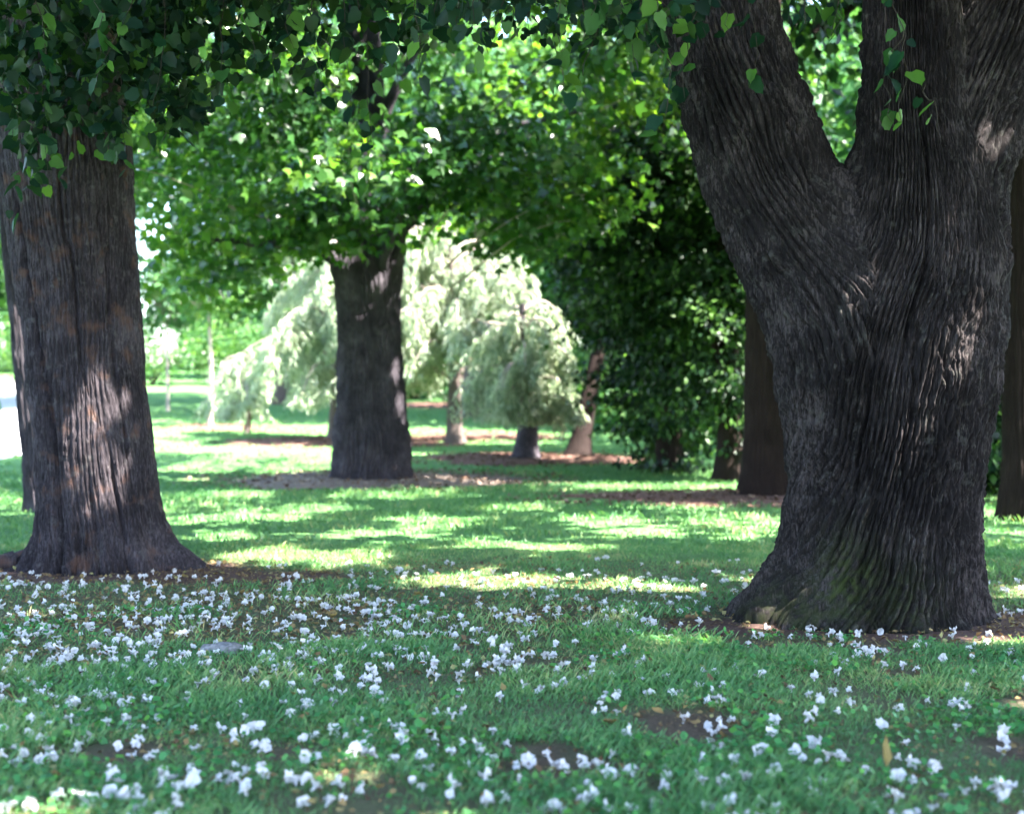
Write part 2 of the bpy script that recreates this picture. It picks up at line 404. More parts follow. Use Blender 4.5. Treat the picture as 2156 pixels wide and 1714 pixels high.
def build_beds():
    m_red = plain("mulch_red", (0.13, 0.07, 0.055), 0.95, 0.45, 25)
    m_grey = plain("mulch_grey", (0.17, 0.13, 0.11), 0.95, 0.45, 25)
    chips = []; tint = []
    for k, (cx, cy_, rx, ry) in enumerate(BEDS):
        nr, na = 9, 56
        th = np.linspace(0, 2 * math.pi, na, endpoint=False)
        V = [(cx, cy_, gz(cx, cy_) + 0.07)]
        for r in range(1, nr + 1):
            f = r / nr
            wob = 1 + f * 0.34 * vn(th / (2 * math.pi) * 9, np.full(na, k * 3.1), 9, 80) + f * 0.16 * vn(th / (2 * math.pi) * 24, np.full(na, k * 3.1), 24, 81)
            x = cx + rx * f * wob * np.cos(th); y = cy_ + ry * f * wob * np.sin(th)
            z = terrain(x, y) + 0.07 * (1 - f ** 3) - 0.012 * (f > 0.99) + 0.012 * vn(x * 5, y * 5, 64, 82)
            V += list(zip(x, y, z))
        F = [(0, 1 + j, 1 + (j + 1) % na) for j in range(na)]
        for r in range(nr - 1):
            o = 1 + r * na
            for j in range(na):
                F += [(o + j, o + na + j, o + na + (j + 1) % na), (o + j, o + na + (j + 1) % na, o + (j + 1) % na)]
        me = mesh_np("mulch_bed", np.array(V), np.array(F), m_grey if k == 0 else m_red, None, True)
        tag(link("mulch_bed", me), kind="structure")
        n = int(420 * rx * ry) if k < 4 else 700
        r = np.sqrt(RNG.rand(n)) * 1.3; a = RNG.rand(n) * 2 * math.pi
        x = cx + rx * r * np.cos(a); y = cy_ + ry * r * np.sin(a)
        chips.append(np.stack([x, y, terrain(x, y) + 0.075 * np.clip(1 - r ** 3, 0, 1) + 0.012], 1)); tint.append(np.clip(RNG.rand(n) * 0.8 + (0.2 if k == 0 else -0.05), 0, 1))
    P = np.concatenate(chips); n = len(P)
    tip = RNG.normal(size=(n, 3)) * (1, 1, 0.25); nr = np.array([0, 0, 1]) + RNG.normal(size=(n, 3)) * 0.45
    me = leaf_mesh("mulch_chips", LEAF4, P, tip, nr, RNG.uniform(0.03, 0.11, n), M_CHIP, np.concatenate(tint))
    tag(link("mulch_chips", me), "loose wood chips and dry leaves on the mulch rings", "mulch", kind="stuff")

def build_path():
    k = spline([(0, -14.2, 22), (1, -14.0, 30), (2, -14.6, 40), (3, -18, 56), (4, -27, 76), (5, -44, 98)], 60)
    c = k[:, 1:3]; t = norm(np.gradient(c, axis=0)); nrm = np.stack([t[:, 1], -t[:, 0]], 1)
    V = []; 
    for o, dz in ((-2.0, 0.004), (-1.9, 0.06), (0, 0.085), (1.9, 0.06), (2.0, 0.004)):
        q = c + nrm * o; V.append(np.stack([q[:, 0], q[:, 1], terrain(q[:, 0], q[:, 1]) + dz], 1))
    V = np.stack(V, 1); n = len(c)
    i, j = np.meshgrid(np.arange(n - 1), np.arange(4), indexing='ij')
    F = np.stack([i * 5 + j, i * 5 + j + 1, (i + 1) * 5 + j + 1, (i + 1) * 5 + j], -1).reshape(-1, 4)
    tag(link("path", mesh_np("path", V.reshape(-1, 3), F, M_PATH, None, True)), kind="structure")

# ---------------------------------------------------------------- trunks
def theta_grid(n, front=0.68):
    """angles packed towards the side that faces the camera (-y); 0..1 around"""
    g = np.linspace(0, 1, 2001); c = g * 2 * math.pi
    w = 0.28 + np.exp(-((np.abs(((g - 0.75 + 0.5) % 1) - 0.5)) / 0.30) ** 4)
    cum = np.concatenate([[0], np.cumsum((w[1:] + w[:-1]) / 2)]); cum /= cum[-1]
    return np.interp(np.linspace(0, 1, n, endpoint=False), cum, g)

def bark_height(th, v, n, phase, seed, break_len=1.0):
    w1 = 1.3 * vn(th * 9, v * 1.1 * break_len, 9, seed) + 0.65 * vn(th * 24, v * 2.2 * break_len, 24, seed + 1) + 0.14 * vn(th * 60, v * 4.5 * break_len, 60, seed + 2)
    w2 = 1.3 * vn(th * 9, v * 1.1 * break_len + 40, 9, seed + 3) + 0.65 * vn(th * 24, v * 2.2 * break_len, 24, seed + 4) + 0.14 * vn(th * 60, v * 4.5 * break_len, 60, seed + 5)
    w1 = w1 * (n / 80) ** 0.5; w2 = w2 * (n / 80) ** 0.5
    p1 = n * th + phase + w1; p2 = n * th + phase + w2 + 0.4
    r1 = np.abs(np.sin(math.pi * p1)); r2 = np.abs(np.sin(math.pi * p2))
    g1 = np.abs(vn(p1 * 0.8 + 3, v * 3.6, int(n * 0.8), seed + 10)) if False else np.abs(vn(p1, v * 3.4, int(n), seed + 10))
    g2 = np.abs(vn(p2 + 0.5, v * 2.3 + 31, int(n), seed + 11))
    net = np.clip(np.minimum(g1, g2 * 1.2) / 0.26, 0, 1)
    rid = np.clip((np.minimum(r1, r2 * 0.8 + 0.35) - 0.1) / 0.75, 0, 1) ** 0.75
    h = rid * 0.5 + net * 0.5 * (0.35 + 0.65 * rid)
    brk = np.clip((vn(np.floor(p1) + 0.5, v * 6.5, int(n), seed + 13) - 0.3) * 5, 0, 1) * np.clip(vn(th * 14, v * 1.6, 14, seed + 14) + 0.75, 0, 1)
    h = h * (1 - 0.45 * brk)                  # ridges broken into plates
    h = h * (0.82 + 0.34 * vn(th * 30, v * 5, 30, seed + 7)) + 0.16 * vn(th * n * 2, v * 30, int(n * 2), seed + 8) + 0.10 * vn(th * n * 4, v * 60, int(n * 4), seed + 12)
    return h

class Tube:
    def __init__(s, keys, n=90):              # keys: z, x, y, r
        k = spline(keys, n); s.c = k[:, [1, 2, 0]]; s.r = k[:, 3]
    def dist(s, P):
        out = np.full(len(P), 1e9)
        for a in range(0, len(P), 40000):
            q = P[a:a + 40000]
            d = np.linalg.norm(q[:, None] - s.c[None], axis=2) - s.r[None]
            out[a:a + 40000] = d.min(1)
        return out

def trunk_mesh(name, keys, nu, nv, ridges, depth, mat, seed, off, phase=None, lobes=(), others=(), fillet=0.35, bumps=(), moss=None, lump=0.03, grooves=(), z0=None, z1=None, top=None, break_len=1.0):
    za, zb = (keys[0][0] if z0 is None else z0), (keys[-1][0] if z1 is None else z1)
    if top is not None:                       # fine rows up to the top of the picture, coarse rows above it
        k = spline(keys, np.concatenate([np.linspace(za, top, nv - 24), np.linspace(top, zb, 25)[1:]]))
    else:
        k = spline(keys, nv, za, zb)
    nv = len(k)
    z, cx, cy_, r = k.T
    C = np.stack([cx, cy_, z], 1)
    T = norm(np.gradient(C, axis=0))
    L = np.concatenate([[0], np.cumsum(np.linalg.norm(np.diff(C, axis=0), axis=1))])
    A = norm(np.cross(np.cross(T, np.array([1.0, 0, 0])), T)); B = np.cross(T, A)
    th = theta_grid(nu)
    TH, ZZ = np.meshgrid(th, z, indexing='xy'); _, LL = np.meshgrid(th, L, indexing='xy')
    an = TH * 2 * math.pi
    dirv = np.cos(an)[..., None] * A[:, None] + np.sin(an)[..., None] * B[:, None]
    R = r[:, None] * np.ones_like(TH)
    R = R * (1 + lump * vn(TH * 5, LL * 1.3, 5, seed + 20) + 0.5 * lump * vn(TH * 11, LL * 2.1, 11, seed + 21))
    for (a0, wid, amp, hh) in lobes:
        da = np.abs((TH - a0 / 360 + 0.5) % 1 - 0.5) * 360
        R = R + amp * np.exp(-(da / wid) ** 2) * np.exp(-np.clip(ZZ, 0, None) / hh)
    P = C[:, None] + dirv * R[..., None]
    for (bx, by, bz, br, ba) in bumps:
        d = np.linalg.norm(P - np.array([bx, by, bz]), axis=2)
        P = P + dirv * (ba * np.exp(-(d / br) ** 2))[..., None]
    flat = P.reshape(-1, 3); grow = np.zeros(len(flat))
    for o in others:
        d = o.dist(flat)
        h = np.clip((fillet - np.abs(d)) / fillet, 0, 1)
        grow = np.maximum(grow, h * h * fillet * 0.27)
    P = P + dirv * grow.reshape(TH.shape)[..., None]
    ph = np.zeros_like(TH) if phase is None else phase(TH, ZZ)
    hgt = bark_height(TH, LL, ridges, ph, seed, break_len)
    dep = depth if np.ndim(depth) == 0 else np.interp(ZZ, depth[0], depth[1])
    P = P + dirv * ((hgt - 0.7) * dep)[..., None]
    for gzs, gts, gw, gd in grooves:          # deeper seams in the bark
        gt = np.interp(ZZ, gzs, gts) / 360 + 0.006 * vn(LL * 3.1, LL * 0 + gd * 50, 64, seed + 30) + 0.002 * vn(LL * 13, LL * 0 + gd * 70, 64, seed + 31)
        da = np.abs((TH - gt + 0.5) % 1 - 0.5) * 360
        fade = np.clip((ZZ - gzs[0]) / 0.3, 0, 1) * np.clip((gzs[-1] - ZZ) / 0.4, 0, 1)
        P = P - dirv * (gd * fade * np.exp(-(da / gw) ** 2))[..., None]
    V = P.reshape(-1, 3) - np.array(off)
    i, j = np.meshgrid(np.arange(nv - 1), np.arange(nu), indexing='ij')
    F = np.stack([i * nu + j, i * nu + (j + 1) % nu, (i + 1) * nu + (j + 1) % nu, (i + 1) * nu + j], -1).reshape(-1, 4)
    attrs = {}
    if moss is not None:
        q = P.reshape(-1, 3); mo = np.zeros(len(q))
        for (mx_, my, mz, mr, ma) in moss:
            mo = np.maximum(mo, ma * np.exp(-((q[:, 0] - mx_) ** 2 + (q[:, 1] - my) ** 2 + ((q[:, 2] - mz) * 0.9) ** 2) / mr ** 2))
        attrs["moss"] = mo
    return mesh_np(name, V, F, mat, attrs, True)

# ---------------------------------------------------------------- light gaps: where the sun comes through the crowns
def px_ground(px, py):
    d = EYE * SPX[2] / (py - SPX[1]); return wx(px, d), d
GAPS = []                                 # ground ellipses x, y, rx, ry, z
def gap(px0, px1, py0, py1, z=0.0, f=1.0):
    h = (EYE - z) * SPX[2]
    d0 = h / (py1 - SPX[1]); d1 = h / (py0 - SPX[1]); d = (d0 + d1) / 2
    GAPS.append((wx((px0 + px1) / 2, d), d, (px1 - px0) / 2 / SPX[2] * d * f, (d1 - d0) / 2 * f, z))
for g in ((430, 660, 1156, 1200), (600, 800, 1168, 1206), (840, 1040, 1196, 1240), (1000, 1220, 1212, 1272), (1180, 1420, 1225, 1280), (1150, 1330, 1085, 1110),
          (1400, 1640, 1082, 1118), (1250, 1420, 1110, 1130), (1470, 1600, 1128, 1142), (390, 560, 1075, 1105), (600, 760, 1060, 1078), (800, 1000, 1085, 1115), (1500, 1600, 1215, 1236), (940, 1100, 1140, 1156),
          (2060, 2250, 1235, 1280), (350, 520, 985, 1015), (520, 690, 990, 1014), (880, 1140, 995, 1025), (60, 190, 1670, 1705), (1960, 2100, 1462, 1500),
          (1480, 1590, 1300, 1325), (1990, 2080, 1342, 1355), (0, 80, 1292, 1312), (720, 800, 1590, 1625), (960, 1040, 1700, 1720), (1260, 1420, 1345, 1362), (380, 520, 1120, 1140), (700, 980, 1030, 1052), (450, 620, 1085, 1100), (1000, 1150, 1060, 1080), (700, 900, 1115, 1132), (1300, 1500, 1062, 1078), (420, 560, 1035, 1052), (1100, 1250, 1150, 1165)):
    gap(*g)
RAYS = []                                 # points on trunks and trees that the sun reaches: x, y, z, radius
def ray(px, py, d, rpx):
    RAYS.append((wx(px, d), d, wz(py, d), rpx / SPX[2] * d))
ray(215, 815, 12.75, 58); ray(228, 870, 12.75, 50); ray(262, 1000, 12.75, 14); ray(275, 1080, 12.75, 12); ray(245, 425, 12.8, 18)
ray(846, 755, 27.6, 9); ray(846, 835, 27.6, 10); ray(790, 590, 27.3, 12); ray(700, 560, 27.3, 16); ray(745, 420, 27.4, 20)
ray(2105, 250, 9.8, 26); ray(2085, 320, 9.8, 18); ray(2120, 60, 9.8, 24); ray(1965, 430, 9.6, 20); ray(1880, 460, 9.6, 14); ray(1940, 880, 9.6, 16); ray(1905, 1110, 9.55, 20); ray(1870, 1160, 9.5, 12)
RAYS += [(-7.2, 20.0, 2.6, 0.45), (-7.1, 20, 1.9, 0.3), (-4.6, 38, 3.6, 2.4), (-6.2, 40, 2.6, 1.6), (-1.0, 38, 4.2, 2.0), (1.0, 34.5, 3.3, 1.7), (0.2, 38, 3.0, 1.8), (-6.5, 45, 0.8, 2.2), (-2.0, 44, 0.7, 2.2)]

def lit_keep(P, seed=5):
    """False for leaves that would stand in one of the light gaps"""
    keep = np.ones(len(P), bool)
    wob = 1 + 0.5 * vn(P[:, 0] * 1.7, P[:, 1] * 1.7, 64, seed) + 0.45 * vn(P[:, 0] * 4.1, P[:, 1] * 4.1, 64, seed + 1)
    stray = (np.abs(np.sin(P[:, 0] * 91.7 + P[:, 1] * 57.3 + P[:, 2] * 33.1)) < 0.14)
    for x, y, rx, ry, z in GAPS:
        t = (P[:, 2] - z) / S[2]
        g = P - t[:, None] * S
        keep &= (stray & (y > 16)) | ~((((g[:, 0] - x) / (rx + 0.2)) ** 2 + ((g[:, 1] - y) / (ry + 0.2)) ** 2) < wob)
    for x, y, z, r in RAYS:
        D = P - np.array([x, y, z]); t = D @ S
        q = np.linalg.norm(D - t[:, None] * S, axis=1)
        keep &= ~((t > 0.3) & (q < r * np.sqrt(wob) + (0.2 if r > 0.11 else 0.12)))
    return keep

def in_view(P, pad=0.05):
    y = np.maximum(P[:, 1], 0.3)
    return (P[:, 1] > 0.5) & (np.abs(P[:, 0] / y) < 0.36 + pad) & ((P[:, 2] - EYE) / y < 0.2863 + pad)

# ---------------------------------------------------------------- crowns
def crown_cloud(rng, centre, radii, n_clusters, per, spread, lower=None, shell=0.55):
    u = norm(rng.normal(size=(n_clusters, 3)))
    r = shell + (1 - shell) * rng.rand(n_clusters, 1) ** 0.6
    bump = 1 + 0.22 * vn(np.arctan2(u[:, 1], u[:, 0]) * 3 + 20, u[:, 2] * 4 + 9, 64, int(rng.randint(90)))[:, None]
    c = np.array(centre) + u * r * bump * np.array(radii)
    if lower is not None:
        c = c[c[:, 2] > lower]
    P = np.repeat(c, per, 0) + rng.normal(size=(len(c) * per, 3)) * np.array(spread)
    return c, P

def leaf_frames(rng, P, centre, droop=0.5, flat=0.9):
    n = len(P)
    out = P - np.array(centre); out[:, 2] *= 0.3; out = norm(out)
    tip = out * 0.6 + rng.normal(size=(n, 3)) * 0.55 + np.array([0, 0, -droop])
    nrm = np.array([0, 0, flat]) + rng.normal(size=(n, 3)) * 0.5 + out * 0.2
    return tip, nrm

def branchlets(rng, centres, hub, n, mat_r=(0.03, 0.006), sag=0.1, k=7):
    parts = []
    idx = rng.choice(len(centres), min(n, len(centres)), replace=False)
    for i in idx:
        b = centres[i]; a = np.array(hub(b))
        t = np.linspace(0, 1, k)[:, None]
        mid = a + (b - a) * t + np.array([0, 0, 1.0]) * (sag * np.linalg.norm(b - a) * np.sin(t * math.pi)) + np.cumsum(rng.normal(size=(k, 3)) * 0.05, 0) * t
        if parts and not lit_keep(mid).all(): continue
        parts.append(tube(mid, np.linspace(mat_r[0], mat_r[1], k), 5))
    return join(parts)

def px_pt(px, py, d): return np.array([wx(px, d), d, wz(py, d)])

_leafvar = []
def leaf_variants():
    if not _leafvar:
        for k, t in enumerate(HEART):
            _leafvar.append(mesh_np("leaf", t[0], t[1], M_LEAFOBJ, {"tint": np.full(len(t[0]), 0.03 * k)}, True))
    return _leafvar

def hanging_twig(rng, root, base, start, end, nleaf, size, leaf_objs=True, rest=None):
    """a thin drooping twig with alternate leaves; leaves are single objects or collected into rest"""
    k = 9
    t = np.linspace(0, 1, k)[:, None]
    a, b = np.array(start), np.array(end)
    pts = a + (b - a) * t + np.array([0, 0, 0.25]) * np.sin(t * math.pi) * np.linalg.norm((b - a)[:2]) + np.cumsum(rng.normal(size=(k, 3)) * 0.03, 0)
    V, F = tube(pts, np.linspace(0.005, 0.0015, k), 5)
    tw = link("hanging_twig", mesh_np("hanging_twig", V - base, F, M_TWIG, None, True), root)
    taken = 0
    for i in range(nleaf):
        s = 0.12 + 0.88 * (i + rng.rand() * 0.6) / nleaf; s = min(s, 1)
        p = np.array([np.interp(s, t[:, 0], pts[:, c]) for c in range(3)]) + rng.normal(size=3) * 0.02
        side = rng.normal(size=3) * np.array([1, 1, 0.25])
        tip = norm(side * 0.75 + np.array([0, 0, -1.0]))
        nr = norm(rng.normal(size=3) + np.array([0.1, -0.1, 0.6]))
        p = p + tip * rng.uniform(0.01, 0.05)
        sz = size * rng.uniform(0.5, 1.3)
        if not lit_keep((p + tip * sz * 0.5)[None])[0]: continue
        if leaf_objs:
            xx = norm(np.cross(tip, nr)); zz = np.cross(xx, tip)
            o = link("leaf", leaf_variants()[rng.randint(4)], tw)
            M = Matrix(((xx[0], tip[0], zz[0], p[0] - base[0]), (xx[1], tip[1], zz[1], p[1] - base[1]), (xx[2], tip[2], zz[2], p[2] - base[2]), (0, 0, 0, 1)))
            o.matrix_basis = M @ Matrix.Diagonal((sz, sz, sz, 1))
        else:
            rest.append((p, tip, nr, sz))
    return tw

def collect_leaves(name, root, base, rest, mat, rng, templates=HEART):
    P = np.array([r[0] for r in rest]); T = np.array([r[1] for r in rest]); Nn = np.array([r[2] for r in rest]); Z = np.array([r[3] for r in rest])
    k = rng.randint(len(templates), size=len(P))
    Vs = []; Fs = []; tt = []; n = 0
    for q, tm in enumerate(templates):
        s = k == q
        if not s.any(): continue
        v, f = stamp(tm, P[s], T[s], Nn[s], Z[s]); Vs.append(v); Fs.append(f + n); n += len(v)
        tt.append(np.repeat(rng.rand(s.sum()), len(tm[0])))
    me = mesh_np(name, np.concatenate(Vs) - base, np.concatenate(Fs), mat, {"tint": np.concatenate(tt)}, True)
    return tag(link(name, me, root), kind="stuff")

# ---------------------------------------------------------------- the forked tree on the right
def build_right_tree():
    rng = np.random.RandomState(21)
    D = 10.3; s = SPX[2] / D
    base = np.array([wx(1850, D), D, 0.0])
    def K(rows):        # rows: py, px, radius in px, depth offset
        return [(wz(py, D), wx(px, D), D + dy, r / s) for py, px, r, dy in rows]
    A = K([(1325, 1835, 240, 0), (1293, 1838, 228, 0), (1200, 1848, 208, 0), (1100, 1853, 200, 0), (1000, 1860, 198, 0), (900, 1865, 203, 0), (800, 1868, 207, 0.0), (700, 1876, 206, 0.0),
           (600, 1896, 194, -0.02), (500, 1914, 172, -0.05), (400, 1920, 144, -0.08), (300, 1914, 120, -0.1), (200, 1905, 104, -0.14), (0, 1900, 92, -0.15), (-300, 1885, 82, -0.1), (-800, 1840, 66, 0.2), (-1400, 1810, 40, 0.0)])
    Bk = K([(950, 1850, 120, 0.05), (850, 1832, 150, 0.0), (780, 1808, 158, -0.03), (700, 1782, 158, -0.05), (600, 1736, 154, -0.02), (500, 1681, 148, 0.02), (400, 1630, 138, 0.05), (300, 1599, 138, 0.08),
            (200, 1568, 130, 0.1), (100, 1541, 122, 0.1), (0, 1521, 117, 0.1), (-300, 1460, 102, 0.05), (-700, 1405, 78, -0.1), (-1150, 1370, 44, -0.3)])
    Ck = K([(900, 1885, 150, -0.02), (800, 1900, 165, -0.05), (700, 1925, 160, -0.04), (600, 1950, 147, -0.02), (500, 1968, 140, 0.02), (400, 1995, 126, 0.05), (300, 2026, 120, 0.06), (200, 2056, 118, 0.06),
            (100, 2088, 114, 0.06), (0, 2118, 110, 0.06), (-300, 2225, 96, -0.1), (-800, 2420, 70, -0.9), (-1300, 2620, 42, -1.8)])
    root = thing("linden_tree", "massive grey tree with deeply furrowed twisted trunk forking into two limbs", "tree", tuple(base))
    tA, tB, tC = Tube(A), Tube(Bk), Tube(Ck)
    def twist(TH, Z):
        W = 0.35 + 0.65 * np.exp(-((((TH - 0.62 + 0.5) % 1) - 0.5) / 0.16) ** 2)
        return -(9.5 * np.clip(Z, 0, 2.6) - 1.3 * np.clip(Z, 0, 2.6) ** 2) * W
    me = trunk_mesh("trunk", A, 580, 214, 82, ([0, 0.6, 2.5, 5], [0.065, 0.074, 0.07, 0.06]), M_BARK_R, 1, base, twist,
                    lobes=[(188, 24, 0.26, 0.30), (232, 15, 0.15, 0.25), (262, 13, 0.10, 0.2), (292, 14, 0.10, 0.22), (325, 16, 0.12, 0.2), (352, 16, 0.06, 0.2), (60, 20, 0.2, 0.3), (120, 22, 0.2, 0.3), (204, 7, 0.14, 0.14), (222, 6, 0.12, 0.1), (247, 7, 0.13, 0.12), (276, 6, 0.14, 0.11), (303, 7, 0.12, 0.12), (336, 8, 0.16, 0.12)],
                    others=(tB, tC), fillet=0.28, bumps=((wx(1770, 9.6), 9.6, wz(1200, 9.6), 0.22, 0.05), (wx(1935, 9.7), 9.7, wz(280, 9.7), 0.16, 0.06)),
                    moss=((wx(1770, 9.55), 9.55, wz(1215, 9.55), 0.26, 1.0), (wx(1700, 9.5), 9.5, wz(1270, 9.5), 0.35, 0.55), (wx(1900, 9.5), 9.5, wz(1270, 9.5), 0.3, 0.4), (wx(1620, 9.6), 9.7, wz(1280, 9.6), 0.3, 0.45)),
                    z0=A[0][0], z1=wz(-1300, D), top=4.4, grooves=[((0.1, 1.0, 2.2), (222, 240, 252), 1.3, 0.05), ((0.0, 0.8, 2.4), (258, 266, 272), 1.1, 0.05), ((0.4, 1.6, 3.2), (283, 287, 288), 1.0, 0.045), ((0.0, 0.6, 1.5), (305, 306, 310), 1.4, 0.05), ((1.6, 2.6, 3.9), (262, 266, 262), 1.6, 0.07), ((0.0, 0.35, 0.9), (243, 246, 252), 1.6, 0.06)])
    link("trunk", me, root)
    me = trunk_mesh("limb", Bk, 380, 166, 46, 0.07, M_BARK_R, 31, base, lambda TH, Z: 1.5 * Z + 0 * TH, top=4.4, others=(tA, tC), fillet=0.28,
                    bumps=((wx(1575, 9.85), 9.85, wz(225, 9.85), 0.15, 0.055), (wx(1700, 9.8), 9.8, wz(640, 9.8), 0.2, 0.03)), moss=((0, 0, 0, 0.1, 0),))
    link("limb", me, root)
    me = trunk_mesh("limb", Ck, 340, 166, 44, 0.07, M_BARK_R, 61, base, lambda TH, Z: -2.0 * Z + 0 * TH, top=4.4, others=(tA, tB), fillet=0.28,
                    bumps=((wx(2080, 9.8), 9.8, wz(165, 9.8), 0.17, 0.09), (wx(2120, 9.8), 9.8, wz(300, 9.8), 0.2, 0.03)), moss=((0, 0, 0, 0.1, 0),))
    link("limb", me, root)
    # high crown, out of view: foliage stretched towards the camera to shade the lawn
    cen = np.array([5.4, 7.2, 9.7])
    for q, (e, r0) in enumerate((((-2.5, 8, 8.8), 0.16), ((0.5, 3.5, 8.6), 0.15), ((5.5, -1.0, 9.0), 0.18), ((11.5, 3, 9.2), 0.16), ((12.5, 9, 9.5), 0.16), ((5, 14, 10.0), 0.15), ((-0.5, 14, 9.2), 0.13))):
        src = [tB, tA, tC, tC, tC, tA, tB][q]
        a = src.c[-8]; b = np.array(e, float); t = np.linspace(0, 1, 12)[:, None]
        pts = a + (b - a) * t + np.array([0, 0, 1.0]) * np.sin(t * math.pi) * 0.5 + np.cumsum(rng.normal(size=(12, 3)) * 0.05, 0)
        V, F = tube(pts, np.linspace(r0, 0.04, 12), 9)
        link("limb", mesh_np("limb", V - base, F, M_BARK_F, None, True), root)
    c, P = crown_cloud(rng, cen, (10.6, 11.4, 3.6), 1500, 25, (0.42, 0.42, 0.22), None, 0.15)
    P = P[~in_view(P, 0.03) & (P[:, 2] > 5.2)]
    P = P[lit_keep(P)]
    tip, nr = leaf_frames(rng, P, cen)
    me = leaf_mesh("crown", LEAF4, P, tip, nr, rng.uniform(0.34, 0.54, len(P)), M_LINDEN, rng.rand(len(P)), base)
    tag(link("crown", me, root), kind="stuff")
    c = c[~in_view(c, 0.08)]
    V, F = branchlets(rng, c, lambda b: cen + (b - cen) * 0.35 + np.array([0, 0, -0.6]), 90, (0.035, 0.008))
    tag(link("branches", mesh_np("branches", V - base, F, M_BARK_F, None, True), root), kind="stuff")
    # leaves that hang into the picture
    sp = [  # start px, start py, tip px, tip py, depth, leaves
        (1040, -70, 1010, 110, 8.6, 11), (1075, -60, 1060, 140, 8.2, 12), (1130, -80, 1110, 70, 8.9, 9), (1150, -70, 1165, 205, 8.4, 13), (1195, -70, 1210, 130, 8.0, 11), (1240, -80, 1245, 165, 8.6, 12),
        (1275, -60, 1290, 90, 8.2, 10), (1330, -80, 1325, 265, 8.3, 15), (1365, -60, 1350, 180, 8.7, 12), (1400, -70, 1410, 110, 8.0, 10), (1445, -60, 1425, 165, 8.4, 11), (1380, -60, 1385, 60, 7.8, 8),
        (1490, -60, 1475, 90, 8.6, 6), (1560, -60, 1580, 130, 8.8, 7), (1530, -60, 1510, 90, 8.7, 5), (1640, -60, 1625, 60, 8.5, 6), (1690, -60, 1700, 55, 8.4, 7), (1760, -70, 1765, 120, 8.6, 9), (1800, -60, 1785, 50, 8.5, 6),
        (1870, -60, 1955, 290, 8.2, 12), (1905, 60, 1925, 215, 8.25, 9), (1950, -60, 1948, 5, 8.3, 2), (1940, 180, 2010, 275, 8.2, 3),
        (930, -70, 950, 90, 8.8, 11), (985, -60, 975, 60, 8.4, 10), (1300, -90, 1270, 30, 7.8, 9), (1180, -90, 1170, 20, 7.9, 9), (1090, -90, 1085, 10, 8.0, 9)]
    for a in sp:
        d = a[4]
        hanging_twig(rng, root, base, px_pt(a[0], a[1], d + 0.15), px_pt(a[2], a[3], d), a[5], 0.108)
    rest = []
    for _ in range(480):
        px = rng.uniform(860, 1480); py = -90 + 190 * rng.rand() ** 1.6 - 0.05 * abs(px - 1150); d = rng.uniform(8.2, 11)
        p = px_pt(px, py, d)
        rest.append((p, norm(rng.normal(size=3) * np.array([1, 1, .3]) + np.array([0, 0, -.9])), norm(rng.normal(size=3) + np.array([0, -.05, .6])), rng.uniform(0.06, 0.12)))
    collect_leaves("leaf_spray", root, base, rest, M_LINDEN, rng)

